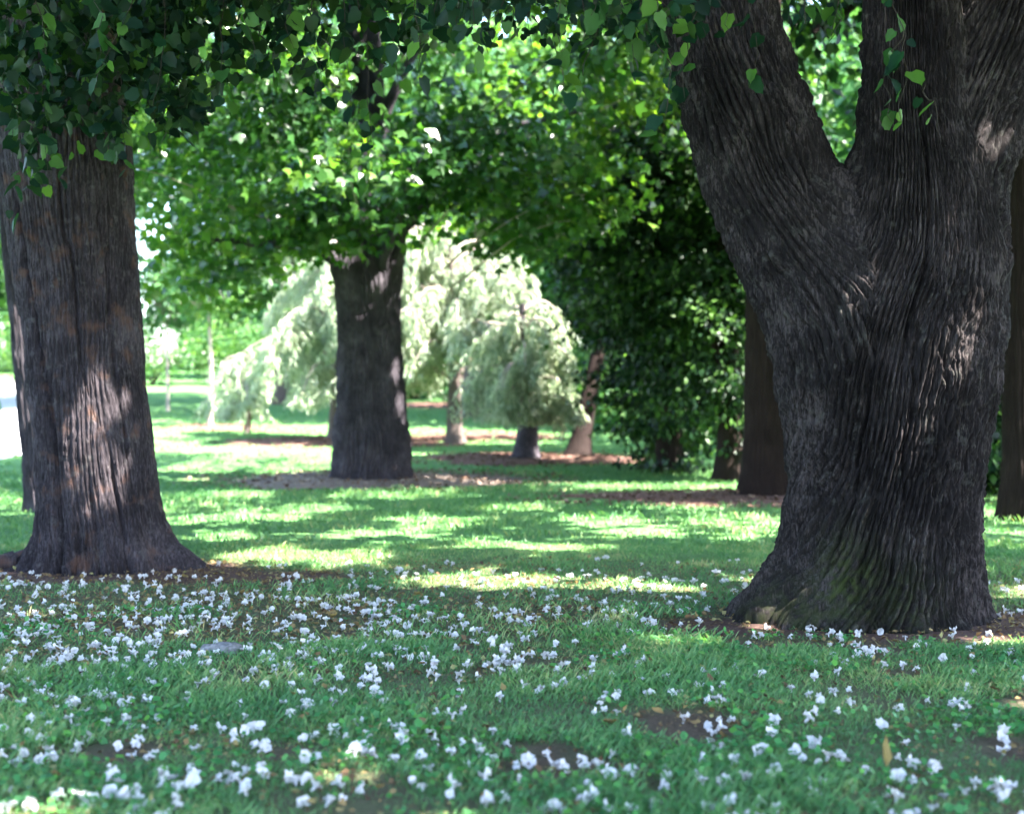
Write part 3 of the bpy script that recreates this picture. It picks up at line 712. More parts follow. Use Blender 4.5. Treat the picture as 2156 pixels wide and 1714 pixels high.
# ---------------------------------------------------------------- the tree on the left
def build_left_tree():
    rng = np.random.RandomState(33)
    D = 13.35; s = SPX[2] / D
    base = np.array([wx(210, D), D, 0.0])
    A = [(wz(py, D), wx(px, D), D, r / s) for py, px, r in ((1215, 216, 150), (1193, 217, 146), (1150, 215, 138), (1100, 213, 131), (1000, 205, 127), (900, 197, 124), (800, 183, 122), (700, 172, 123),
         (600, 162, 127), (500, 152, 132), (400, 142, 137), (300, 135, 139), (100, 118, 130), (-200, 95, 112), (-500, 70, 95), (-1000, 40, 60))]
    root = thing("linden_tree", "thick grey trunk with a round patch of sunlight, slightly leaning", "tree", tuple(base))
    def seam(TH, Z):
        return 1.2 * np.sin(Z * 1.3) + 0 * TH
    me = trunk_mesh("trunk", A, 440, 216, 70, ([0, 0.5, 1, 4], [0.05, 0.036, 0.03, 0.032]), M_BARK_L, 101, base, seam,
                    lobes=[(182, 15, 0.42, 0.16), (205, 10, 0.16, 0.3), (232, 10, 0.14, 0.35), (262, 9, 0.10, 0.4), (285, 10, 0.1, 0.25), (312, 11, 0.14, 0.3), (345, 14, 0.25, 0.22), (2, 12, 0.34, 0.14), (90, 25, 0.25, 0.3)],
                    grooves=[((-0.3, 0.3, 1.3, 2.4, 3.6), (250, 249, 247, 240, 232), 3.0, 0.085), ((-0.3, 0.2, 0.9), (284, 283, 279), 2.6, 0.06), ((-0.3, 0.2, 0.7), (266, 267, 268), 2.4, 0.05), ((-0.3, 0.3, 1.2), (305, 304, 300), 2.2, 0.05), ((1.6, 2.6, 4.2), (286, 284, 280), 1.6, 0.04), ((0.8, 2.2, 3.4), (318, 316, 312), 1.8, 0.04)], z1=wz(-900, D), top=4.6, lump=0.045, break_len=0.8)
    link("trunk", me, root)
    # surface roots
    for (a, l, w) in ((186, 0.55, 0.10), (168, 0.4, 0.09), (352, 0.35, 0.08)):
        t = np.linspace(0, 1, 10)
        an = math.radians(a)
        r = 0.75 + l * t
        pts = np.stack([base[0] + r * np.cos(an + 0.25 * t), base[1] + r * np.sin(an + 0.25 * t) - 0.05, 0.07 - 0.12 * t], 1)
        V, F = tube(pts, w * (1 - 0.5 * t), 10)
        link("root", mesh_np("root", V - base, F, M_BARK_L, None, True), root)
    tA = Tube(A)
    cen = np.array([-4.6, 14.5, 9.0])
    for e, r0 in (((-9, 13, 8.5), 0.15), ((-6, 19, 9), 0.15), ((0.2, 15.5, 8.5), 0.16), ((-2, 10, 8.2), 0.14), ((-7, 9.5, 8), 0.13)):
        a = tA.c[62]; b = np.array(e, float); t = np.linspace(0, 1, 12)[:, None]
        pts = a + (b - a) * t + np.array([0, 0, 1.0]) * np.sin(t * math.pi) * 0.4 + np.cumsum(rng.normal(size=(12, 3)) * 0.05, 0)
        V, F = tube(pts, np.linspace(r0, 0.04, 12), 9)
        link("limb", mesh_np("limb", V - base, F, M_BARK_F, None, True), root)
    c, P = crown_cloud(rng, cen, (6.2, 6.4, 3.2), 560, 24, (0.42, 0.42, 0.22), None, 0.15)
    P = P[~in_view(P, 0.01) & (P[:, 2] > 4.6)]
    P = P[lit_keep(P)]
    tip, nr = leaf_frames(rng, P, cen)
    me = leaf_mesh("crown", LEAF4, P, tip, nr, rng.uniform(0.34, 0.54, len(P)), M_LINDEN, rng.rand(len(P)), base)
    tag(link("crown", me, root), kind="stuff")
    sp = [(10, -60, 25, 470, 11.6, 12), (60, -60, 60, 430, 11.4, 13), (100, 0, 90, 400, 11.2, 12), (140, -60, 135, 395, 11.5, 13), (175, 60, 170, 360, 11.2, 11), (215, -40, 210, 380, 11.4, 13), (255, 0, 262, 395, 11.2, 13),
          (300, -60, 305, 330, 11.0, 12), (350, -50, 340, 260, 10.6, 12), (385, -60, 400, 300, 11.2, 11), (430, -60, 420, 170, 10.4, 10), (470, -60, 480, 230, 11.0, 11), (520, -60, 515, 150, 10.4, 9), (560, -60, 570, 240, 11.3, 11),
          (610, -60, 620, 130, 10.6, 10), (660, -60, 650, 215, 10.9, 11), (710, -60, 735, 275, 10.6, 12), (760, -60, 790, 290, 10.8, 12), (800, -60, 830, 170, 10.4, 11), (850, -60, 860, 120, 10.2, 10), (895, -60, 905, 150, 10.0, 10),
          (30, -60, 110, 220, 10.2, 12), (180, -60, 250, 130, 9.8, 12), (330, -60, 270, 200, 10.0, 12)]
    for a in sp:
        d = a[4]
        hanging_twig(rng, root, base, px_pt(a[0], a[1], d + 0.25), px_pt(a[2], a[3], d), a[5], 0.13)
    rest = []
    for _ in range(2600):
        px = rng.uniform(-60, 420) if rng.rand() < 0.6 else rng.uniform(300, 950)
        lim = np.interp(px, [-60, 0, 290, 420, 700, 950], [420, 400, 360, 260, 170, 110]) * (0.85 + 0.3 * vn(px / 60, 3.3, 64, 9))
        py = -90 + (lim + 90) * rng.rand() ** 1.15
        d = rng.uniform(10.6, 12.4)
        p = px_pt(px, py, d)
        rest.append((p, norm(rng.normal(size=3) * np.array([1, 1, .3]) + np.array([0, 0, -.9])), norm(rng.normal(size=3) + np.array([0, -.05, .6])), rng.uniform(0.07, 0.145)))
    keep = lit_keep(np.array([r[0] for r in rest]))
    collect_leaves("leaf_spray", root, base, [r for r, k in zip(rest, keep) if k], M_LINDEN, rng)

# ---------------------------------------------------------------- the tree in the middle
def build_middle_tree():
    rng = np.random.RandomState(47)
    D = 28.0; s = SPX[2] / D
    base = np.array([wx(784, D), D, 0.0])
    A = [(wz(py, D), wx(px, D), D, r / s) for py, px, r in ((1026, 784, 98), (1017, 784, 94), (1000, 784, 89), (950, 784, 83), (900, 783, 79), (800, 782, 71), (700, 778, 68), (640, 776, 68), (600, 775, 72), (565, 774, 74),
         (530, 775, 66), (450, 774, 59), (350, 770, 52), (250, 768, 45), (0, 760, 37), (-300, 752, 26))]
    root = thing("maple_tree", "sturdy tree with vertical ridged bark and swollen branch collar, centre of lawn", "tree", tuple(base))
    me = trunk_mesh("trunk", A, 340, 180, 56, ([0, 5], [0.075, 0.07]), M_BARK_M, 201, base, None,
                    lobes=[(200, 14, 0.06, 0.3), (235, 10, 0.05, 0.3), (270, 10, 0.05, 0.3), (305, 11, 0.05, 0.3), (340, 14, 0.06, 0.3)],
                    bumps=((wx(785, 27.4), 27.4, wz(595, 27.4), 0.28, 0.14), (wx(835, 27.6), 27.6, wz(560, 27.6), 0.25, 0.1), (wx(715, 27.6), 27.6, wz(560, 27.6), 0.22, 0.14)), lump=0.02)
    link("trunk", me, root)
    limbs = [((730, 570), (690, 545), (640, 500), (560, 430), 0.16, -0.5), ((835, 560), (865, 510), (930, 430), (1050, 330), 0.16, -0.3), ((790, 590), (800, 540), (830, 450), (860, 350), 0.12, -1.2), ((750, 430), (700, 350), (600, 260), (480, 180), 0.14, 0.3),
             ((800, 400), (900, 320), (1050, 260), (1250, 200), 0.15, 0.2), ((775, 350), (720, 200), (680, 60), (640, -80), 0.14, -0.4), ((720, 540), (600, 520), (480, 520), (370, 500), 0.10, -0.8), ((790, 300), (850, 150), (930, 20), (1000, -150), 0.13, 0.0)]
    for k, (a, b, c, d_, r0, dy) in enumerate(limbs):
        pts = np.array([px_pt(*q, D + dy * i / 3 * 1.6 - (0.25 if dy < 0 else 0)) for i, q in enumerate((a, b, c, d_))])
        q = spline(np.column_stack([[0, 1, 2, 3], pts]), 16)[:, 1:]
        q += np.cumsum(rng.normal(size=(16, 3)) * 0.03, 0)
        V, F = tube(q, np.linspace(r0, 0.03, 16) * 1.0, 10)
        link("limb", mesh_np("limb", V - base, F, M_BARK_M, None, True), root)
    cen = np.array([-2.2, 27.3, 8.3])
    # layered sprays; the lower rim follows the photograph's foliage line
    c, P0 = crown_cloud(rng, cen, (7.0, 5.6, 5.6), 235, 11, (0.62, 0.62, 0.24), None, 0.35)
    c = P0
    px = c[:, 0] / c[:, 1] * SPX[2] + SPX[0]; py = SPX[1] - (c[:, 2] - EYE) / c[:, 1] * SPX[2]
    rim = np.interp(px, [200, 330, 420, 480, 560, 680, 730, 850, 900, 960, 1040, 1120, 1240, 1400, 1500], [640, 655, 640, 590, 610, 590, 565, 560, 550, 530, 530, 545, 500, 440, 380])
    trunkclear = (np.abs(px - 785) < 60) & (py > 520) & (c[:, 1] < 28)
    c = c[(py < rim + rng.normal(size=len(c)) * 18) & ~trunkclear]
    hole = fbm(c[:, 0] + c[:, 1] * 0.3, c[:, 2] * 1.3, 1.5, 120, 2)
    c = c[hole > -0.3]
    per = 21
    P = np.repeat(c, per, 0) + rng.normal(size=(len(c) * per, 3)) * np.array([0.34, 0.34, 0.13])
    kp = lit_keep(P)
    P = P[kp]
    tip, nr = leaf_frames(rng, P, cen, 0.45, 0.45)
    cl = np.repeat(0.5 + 0.55 * fbm(c[:, 0] + c[:, 1] * 0.5, c[:, 2], 1.1, 121, 2), per)[kp]
    me = leaf_mesh("crown", STAR, P, tip, nr, rng.uniform(0.13, 0.25, len(P)), M_MAPLE, np.clip(0.6 * cl + 0.5 * rng.rand(len(P)) - 0.05, 0, 1), base)
    tag(link("crown", me, root), kind="stuff")
    V, F = branchlets(rng, c, lambda b: np.array([base[0] + (b[0] - base[0]) * 0.45, 28 + (b[1] - 28) * 0.4, b[2] - 0.5 - 0.15 * abs(b[0] - base[0])]), 120, (0.026, 0.005), 0.06)
    tag(link("branches", mesh_np("branches", V - base, F, M_PALETWIG, None, True), root), kind="stuff")

# ---------------------------------------------------------------- weeping conifers
def weeping(label, x, y, h, rad, trunk_r, nlimb, seed, lean=(0, 0), low=0.35, dens=1.0, mat_bark=None):
    rng = np.random.RandomState(seed)
    z0 = gz(x, y); base = np.array([x, y, z0])
    root = thing("weeping_conifer", label, "tree", tuple(base), None)
    t = np.linspace(0, 1, 22)
    pts = np.stack([x + lean[0] * t + 0.06 * np.sin(t * 7 + seed), y + lean[1] * t, z0 - 0.1 + (h * 0.92 + 0.1) * t], 1)
    V, F = tube(pts, trunk_r * (1 - 0.8 * t) + trunk_r * 0.7 * np.exp(-t * 22), 14)
    link("trunk", mesh_np("trunk", V - base, F, mat_bark or M_BARK_F, None, True), root)
    lim = []; P = []; T = []
    for i in range(nlimb):
        f = 0.3 + 0.7 * (i + rng.rand()) / nlimb
        a = rng.rand() * 2 * math.pi
        o = pts[int(f * 21)]
        L = rad * (1.15 - 0.55 * f) * rng.uniform(0.5, 1.3)
        s = np.linspace(0, 1, 12)[:, None]
        dirv = np.array([math.cos(a), math.sin(a), 0])
        q = o + dirv * L * s + np.array([0, 0, 1.0]) * (L * 0.35 * np.sin(s * 2.2) - L * 0.45 * s ** 2.2)
        lim.append(tube(q, np.linspace(0.05, 0.012, 12), 5))
        ns = int(26 * L * dens * rng.uniform(0.45, 1.4))
        for _ in range(ns):
            u = 0.12 + 0.88 * rng.rand() ** 0.7
            p = np.array([np.interp(u, s[:, 0], q[:, c]) for c in range(3)]) + rng.normal(size=3) * np.array([0.1, 0.1, 0.03])
            hl = min(rng.uniform(0.3, 1.05), max(0.1, p[2] - z0 - low))
            m = int(hl * 26) + 3
            zz = np.linspace(0, hl, m)
            sw = rng.normal(size=2) * 0.3
            P.append(np.stack([p[0] + sw[0] * zz + dirv[0] * 0.15 * np.minimum(zz, 0.3), p[1] + sw[1] * zz + dirv[1] * 0.15 * np.minimum(zz, 0.3), p[2] - zz], 1))
            dd = rng.normal(size=(m, 3)) * np.array([0.6, 0.6, 0.2]) + np.array([0, 0, -1.0])
            T.append(dd)
    V, F = join(lim); tag(link("branches", mesh_np("branches", V - base, F, M_PALETWIG, None, True), root), kind="stuff")
    P = np.concatenate(P); T = np.concatenate(T)
    nr = norm(rng.normal(size=(len(P), 3)) + np.array([0.3, -0.5, 0.4]))
    me = leaf_mesh("crown", SLIM, P, T, nr, rng.uniform(0.15, 0.27, len(P)), M_WEEP, np.clip(rng.rand(len(P)) * 0.8 + 0.15 * rng.rand(), 0, 1), base)
    tag(link("crown", me, root), kind="stuff")

# ---------------------------------------------------------------- generic trees behind
def simple_tree(name, label, x, y, h, rx, rz, cz, tr, seed, mat, bark, n=7000, leaf=0.25, template=LEAF4, lean=(0, 0), droop=0.4, group=None, ridged=False, carve=True, flare=0.6, clusters=None, shell=0.3, spread=None, lower=None):
    rng = np.random.RandomState(seed)
    z0 = gz(x, y); base = np.array([x, y, z0])
    root = thing(name, label, "tree", tuple(base), group)
    top = cz + rz * 0.5
    if ridged:
        K = [(z0 - 0.15, x, y, tr * 1.3), (z0 + 0.05, x, y, tr * 1.22), (z0 + 0.4, x + lean[0] * .05, y, tr * 1.06)] + [(z0 + f * top, x + lean[0] * f, y + lean[1] * f, tr * (1 - 0.65 * f)) for f in (0.15, 0.3, 0.5, 0.75, 1.0)]
        me = trunk_mesh("trunk", K, 150, 110, int(tr * 2 * math.pi / 0.07), 0.035, bark, seed + 300, base, None, lobes=[(200, 16, tr * .3, .25), (265, 14, tr * .2, .25), (320, 14, tr * .3, .25)], break_len=0.6)
    else:
        t = np.linspace(0, 1, 24)
        pts = np.stack([x + lean[0] * t + 0.05 * h / 8 * np.sin(t * 6 + seed), y + lean[1] * t, z0 - 0.15 + (top + 0.15) * t], 1)
        V, F = tube(pts, tr * (1 - 0.7 * t) + tr * flare * np.exp(-t * 26), 14)
        me = mesh_np("trunk", V - base, F, bark, None, True)
    link("trunk", me, root)
    cen = np.array([x + lean[0] * 0.8, y + lean[1] * 0.8, z0 + cz])
    nc = clusters or max(40, n // 26)
    sp = spread or (0.07 * rx + 0.14, 0.07 * rx + 0.14, 0.05 * rz + 0.08)
    c, P = crown_cloud(rng, cen, (rx, rx, rz), nc, max(1, n // nc), sp, None, shell)
    ok = P[:, 2] > (z0 + lower if lower is not None else z0 + 0.1)
    if carve: ok &= lit_keep(P)
    P = P[ok]
    tip, nr = leaf_frames(rng, P, cen, droop, 0.9)
    me = leaf_mesh("crown", template, P, tip, nr, leaf * rng.uniform(0.7, 1.3, len(P)), mat, np.clip(rng.rand(len(P)) * 0.7 + 0.35 * fbm(P[:, 0], P[:, 2], 1.6, 130, 2) + 0.15, 0, 1), base)
    tag(link("crown", me, root), kind="stuff")
    c = c[c[:, 2] > z0 + cz - rz * 0.6]
    V, F = branchlets(rng, c, lambda b: np.array([cen[0] * 0.75 + b[0] * 0.25, cen[1] * 0.75 + b[1] * 0.25, z0 + max(cz - rz * 0.75, (b[2] - z0) * 0.7)]), 26, (tr * 0.28 + 0.01, 0.012))
    tag(link("branches", mesh_np("branches", V - base, F, bark, None, True), root), kind="stuff")
    return root

def build_background():
    # weeping conifers in the sunny middle distance
    weeping("pale weeping conifer with long drooping sprays, left of the central tree", -5.0, 40.0, 6.4, 3.4, 0.17, 40, 3, (0.4, 0), 1.0, 1.0)
    weeping("tall pale weeping conifer hanging between the central tree and the dark evergreens", -1.5, 39.0, 6.6, 3.1, 0.22, 44, 4, (-0.2, 0), 2.3, 1.0)
    weeping("weeping conifer drooping in front of a grey flared trunk, beside the dark evergreens", wx(1112, 33.4), 33.4, 4.0, 1.6, 0.30, 30, 5, (-0.1, 0), 1.0, 1.2, M_BARK_M)
    weeping("small weeping tree with a thin stem covered in drooping foliage", wx(520, 43), 43.0, 2.6, 1.3, 0.1, 14, 6, (0, 0), 0.5, 1.0)
    # dark evergreens behind the forked tree
    simple_tree("evergreen_tree", "dark evergreen with reddish flared trunk beside the weeping conifer", wx(1222, 33.8), 34.2, 9, 1.4, 2.9, 5.4, 0.25, 61, M_DARK, M_BARK_D, 24000, 0.16, KITE, (1.2, 2.0), 0.6, None, False, False, 1.0, 240, 0.3, (0.34, 0.34, 0.09), 1.3)
    simple_tree("evergreen_tree", "dense dark evergreen with foliage sweeping down to the ground", wx(1410, 30.0), 30.0, 10, 2.05, 4.6, 4.7, 0.3, 62, M_DARK, M_BARK_D, 30000, 0.16, KITE, (0, 0), 0.6, None, False, False, 0.5, 330, 0.35, (0.4, 0.4, 0.10))
    simple_tree("evergreen_tree", "dark evergreen foliage seen just left of the dark reddish trunk", wx(1545, 27.0), 27.8, 10, 1.5, 4.4, 5.2, 0.28, 63, M_DARK, M_BARK_D, 21000, 0.15, KITE, (0, 0), 0.6, None, False, False, 0.5, 260, 0.3, (0.36, 0.36, 0.10), 0.5)
    simple_tree("evergreen_tree", "dark evergreen filling the gap right of the forked trunk", 7.9, 22.2, 9, 1.7, 4.4, 4.6, 0.26, 64, M_DARK, M_BARK_D, 21000, 0.15, KITE, (0, 0), 0.6, None, False, False, 0.5, 280, 0.3, (0.38, 0.38, 0.10))
    simple_tree("cedar_tree", "dark reddish brown furrowed trunk standing close behind the forked tree", wx(1620, 23.2), 23.2, 12, 3.6, 3.6, 10.2, 0.44, 65, M_DARK, M_BARK_D, 9000, 0.25, KITE, (-0.1, 0), 0.7, None, True, True, 0.6, 300, 0.2)
    simple_tree("park_tree", "dark trunk at the right edge behind the forked tree", wx(2160, 19.0), 19.0, 12, 3.6, 3.4, 10.0, 0.33, 66, M_LINDEN, M_BARK_D, 7000, 0.3, LEAF4, (0.1, 0.4), 0.5, None, True, True, 0.6, 250, 0.2)
    simple_tree("park_tree", "slim trunk with sunlit patches half hidden behind the thick left trunk", wx(88, 20.3), 20.3, 10, 3.6, 3.0, 8.4, 0.19, 68, M_LINDEN, M_BARK_M, 6000, 0.28, LEAF4, (-1.1, 0), 0.5, None, True, True, 0.6, 220, 0.2)
    # young trees on the open lawn
    simple_tree("sapling", "young slim tree in a small mulch ring on the sunny lawn", wx(442, 46.2), 46.2, 6, 1.5, 1.5, 5.0, 0.09, 69, M_FAR, M_PALETWIG, 2600, 0.2, LEAF4, (0, 0), 0.5, None, False, False, 0.8)
    simple_tree("sapling", "thin young tree standing nearest the thick left trunk", wx(352, 55), 55.0, 5, 1.2, 1.6, 4.6, 0.07, 70, M_FAR, M_PALETWIG, 2200, 0.22, LEAF4, (0, 0), 0.5, None, False, False, 0.6)
    # far trunk behind the weeping conifers
    simple_tree("park_tree", "far trunk seen under the arch of the weeping conifers", wx(966, 60), 60.0, 11, 4.5, 3.6, 9.0, 0.33, 71, M_FAR, M_BARK_F, 6000, 0.4, KITE, (-0.6, 0), 0.4, None, False, False, 0.6)
    # wood behind the lawn
    far = [(-40, 84, 6.5, 6.5, 5.0), (-33, 96, 7.0, 6.4, 5.6), (-19.5, 100, 4.6, 5.4, 4.8), (-14.0, 86, 4.4, 5.0, 5.0), (-8, 92, 6.2, 6.4, 5.6), (-2, 78, 5.4, 6.2, 6.0), (5.5, 66, 5.0, 6.4, 5.8), (13, 62, 5.4, 6.6, 6.0), (19, 54, 5.4, 6.6, 6.0), (27, 70, 6.0, 6.6, 6.6), (9, 46, 3.6, 4.6, 8.4), (15.5, 42, 3.6, 6.0, 6.0), (-26, 62, 4.0, 4.4, 6.8)]
    where = ["behind the road at the far left edge", "left of the sky gap behind the lawn", "below the sky gap behind the lawn", "between the sky gap and the weeping conifer", "straight behind the left weeping conifer", "behind the arch of the weeping conifers",
             "behind the reddish flared trunk", "behind the sweeping dark evergreen", "seen through the fork of the big tree", "furthest right behind the fork", "sunlit and nearest behind the sweeping evergreen", "just right of the fork opening", "beside the pale road"]
    for k, (x, y, rx, rz, cz) in enumerate(far):
        simple_tree("park_tree", "leafy green background tree " + where[k], x, y, 14, rx, rz, cz, 0.32 + 0.03 * (k % 3), 80 + k, M_FAR, M_BARK_F, 6000, 0.62, KITE, ((k % 3 - 1) * 0.5, 0), 0.35, "background trees", False, False, 0.6, 300, 0.25)
    # tall trees that close the view above the lawn
    tall = [(-17, 56, "left of the central trunk"), (-9.5, 60, "straight behind the crown of the central tree"), (-1.5, 52, "above the pale weeping conifers"), (6.0, 50, "above the dark evergreens"), (14.5, 49, "behind the right limb of the forked tree"), (11.5, 36, "in the opening of the fork")]
    for k, (x, y, w) in enumerate(tall):
        hh = 0.286 * y + 1.5 - gz(x, y)
        simple_tree("park_tree", "tall leafy tree rising " + w, x, y, hh, 6.0, hh * 0.36, hh * 0.72, 0.4, 180 + k, M_FAR, M_BARK_F, 7500, 0.52, KITE, ((k % 3 - 1) * 0.6, 0), 0.35, "background trees", False, False, 0.6, 380, 0.2)
    # undergrowth below the wood
    ug = [(-19.2, 76, 2.0), (-16.2, 78, 2.3), (-13, 76, 2.2), (-9.6, 77, 2.4), (-6.2, 76, 2.4), (-27, 80, 2.6), (-31, 78, 2.8), (-1.6, 61, 1.3), (-0.2, 63, 1.5), (1.3, 60, 1.4), (-4.4, 64, 1.3), (3.3, 44, 1.5), (5.4, 47, 1.6), (7.6, 38, 1.5), (9.6, 30, 1.4), (8.2, 24.5, 1.0), (10.5, 26, 1.3), (12.5, 38, 1.8), (2.8, 54, 1.6)]
    uw = ["at the top of the lawn right of the sky gap", "behind the thin young tree", "behind the slim tree in the mulch ring", "behind the small weeping tree", "behind the left weeping conifer", "at the top of the lawn left of the sky gap", "beyond the pale road", "left of the far trunk under the arch", "right of the far trunk under the arch", "furthest right under the arch", "far left under the weeping branches", "bright beside the reddish flared trunk", "behind the sweeping evergreen", "left of the dark reddish trunk", "behind the forked trunk",
          "low at right in the shade", "right edge in deep shade", "far behind the forked trunk", "between the flared trunks far back"]
    for k, (x, y, r) in enumerate(ug):
        rng = np.random.RandomState(140 + k)
        z0 = gz(x, y); base = np.array([x, y, z0])
        root = thing("shrub", "rounded green shrub " + uw[k], "shrub", tuple(base), "undergrowth shrubs")
        c, P = crown_cloud(rng, base + np.array([0, 0, r * 0.75]), (r, r, r * 0.85), 110, 22, (0.13 * r,) * 3, None, 0.3)
        P = P[P[:, 2] > z0 + 0.03]
        tip, nr = leaf_frames(rng, P, base, 0.2, 0.8)
        tag(link("foliage", leaf_mesh("foliage", KITE, P, tip, nr, rng.uniform(0.14, 0.28, len(P)), M_FAR if k not in (14, 15, 16) else M_DARK, rng.rand(len(P)), base), root), kind="stuff")
        V, F = branchlets(rng, c, lambda b: base + np.array([0, 0, -0.05]), 14, (0.03, 0.008))
        link("stem", mesh_np("stem", V - base, F, M_TWIG, None, True), root)

# ---------------------------------------------------------------- turf, ground cover, litter, blossoms
def scatter(rng, n, y0, y1, side=0.42, pw=1.0):
    y = np.sqrt(rng.rand(n) ** pw * (y1 ** 2 - y0 ** 2) + y0 ** 2); x = (rng.rand(n) * 2 - 1) * (side * y + 0.4)
    return x, y

BLADE = (np.array([(-0.05, 0, 0), (0.05, 0, 0), (0.03, 0.6, 0.08), (0, 1, 0.28)], float), np.array([(0, 1, 2), (0, 2, 3)], int))
def trunk_free(x, y):
    return (((x + 3.88) / 0.72) ** 2 + ((y - 13.35) / 0.72) ** 2 > 1) & (((x - 2.66) / 0.8) ** 2 + ((y - 10.3) / 0.8) ** 2 > 1) & (((x + 2.76) / 0.8) ** 2 + ((y - 28) / 0.8) ** 2 > 1)

def build_grass():
    rng = np.random.RandomState(71)
    Ps = []; Ts = []; Ns = []; Zs = []; tn = []
    for n, y0, y1, h, wd in ((100000, 4.3, 9.0, 0.05, 0.62), (84000, 8.6, 15.5, 0.055, 1.0), (42000, 15, 30, 0.075, 3.0), (18000, 29, 55, 0.09, 5.5)):
        x, y = scatter(rng, n, y0, y1)
        so = soil(x, y); th = thin(x, y)
        clump = fbm(x, y, 0.45, 50, 2)
        k = (rng.rand(n) > so * 1.15) & (rng.rand(n) > 0.9 * th) & trunk_free(x, y) & ((clump > -0.45) | (y > 15) | (rng.rand(n) < 0.35))
        for cx, cy_, rx, ry in BEDS:
            k &= ((x - cx) / rx) ** 2 + ((y - cy_) / ry) ** 2 > 0.9 + 0.3 * rng.rand(n)
        x, y, clump, th = x[k], y[k], clump[k], th[k]; n = len(x)
        P = np.stack([x, y, terrain(x, y) - 0.003], 1)
        a = rng.rand(n) * 2 * math.pi
        lean = rng.uniform(0.1, 0.9, n)
        T = np.stack([np.cos(a) * lean, np.sin(a) * lean, np.ones(n)], 1)
        Nn = np.stack([np.cos(a), np.sin(a), np.full(n, -0.2)], 1)
        tall = h * np.clip(1 + 0.9 * fbm(x, y, 0.8, 55, 2), 0.45, 1.9) * rng.uniform(0.55, 1.35, n)
        Ps.append(P); Ts.append(T); Ns.append(Nn); Zs.append(np.stack([tall, np.full(n, wd)], 1)); tn.append(np.clip(0.42 + 0.5 * fbm(x, y, 0.8, 57, 3) + 0.28 * rng.normal(size=n) * 0.6 + 0.5 * th * rng.rand(n), 0, 1))
    P = np.concatenate(Ps); T = norm(np.concatenate(Ts)); Nn = np.concatenate(Ns); Z = np.concatenate(Zs); tint = np.concatenate(tn)
    tv, tf = BLADE
    xx = norm(np.cross(T, Nn)); zz = np.cross(xx, T)
    V = P[:, None] + (Z[:, 1] * 0.075)[:, None, None] * tv[None, :, 0:1] * xx[:, None] + Z[:, 0][:, None, None] * (tv[None, :, 1:2] * T[:, None] + tv[None, :, 2:3] * zz[:, None])
    F = (tf[None] + (np.arange(len(P)) * 4)[:, None, None]).reshape(-1, 3)
    me = mesh_np("grass", V.reshape(-1, 3), F, M_GRASS, {"tint": np.repeat(tint, 4)})
    tag(link("grass", me), "green grass blades covering the shaded lawn", "grass", kind="stuff")

def build_clover():
    rng = np.random.RandomState(72)
    x, y = scatter(rng, 26000, 4.3, 10.5)
    dens = np.clip(fbm(x, y, 0.7, 90, 3) * 1.6 + 0.25 * (x > 0.2) + 0.22 * (y < 6.6), 0, 1)
    k = (rng.rand(len(x)) < dens) & (soil(x, y) < 0.6) & trunk_free(x, y)
    x, y = x[k], y[k]; n = len(x)
    r = 0.5; ang = np.linspace(0, 2 * math.pi, 7)[:-1]
    V = [(0, 0.5, 0)] + [(0.5 * math.sin(a) * (1 if i % 3 else 0.85), 0.5 - 0.5 * math.cos(a), 0.1 * (1 if i % 2 else -0.4)) for i, a in enumerate(ang)]
    ROUND = (np.array(V), np.array([(0, 1 + i, 1 + (i + 1) % 6) for i in range(6)]))
    P = np.stack([x, y, terrain(x, y) + rng.uniform(0.012, 0.055, n)], 1)
    tip = rng.normal(size=(n, 3)) * np.array([1, 1, 0.25]); nr = np.array([0, -0.25, 1]) + rng.normal(size=(n, 3)) * 0.4
    me = leaf_mesh("ground_cover", ROUND, P, tip, nr, rng.uniform(0.016, 0.042, n), M_CLOVER, rng.rand(n))
    tag(link("ground_cover", me), "low clover and creeping weeds growing among the grass", "ground cover", kind="stuff")

def zone(x, y):
    """where on the lawn something small lies, in words"""
    px = x / y * SPX[2] + SPX[0]
    if math.hypot(x - 2.66, y - 10.3) < 1.35: return "at the foot of the forked tree"
    if math.hypot(x + 3.88, y - 13.35) < 1.6: return "at the foot of the left tree"
    side = "left" if px < 720 else "middle" if px < 1440 else "right"
    row = "along the bottom edge of the picture" if y < 6.1 else "in the front lawn" if y < 8.0 else "farther back on the lawn"
    return row + ", " + side + " third"

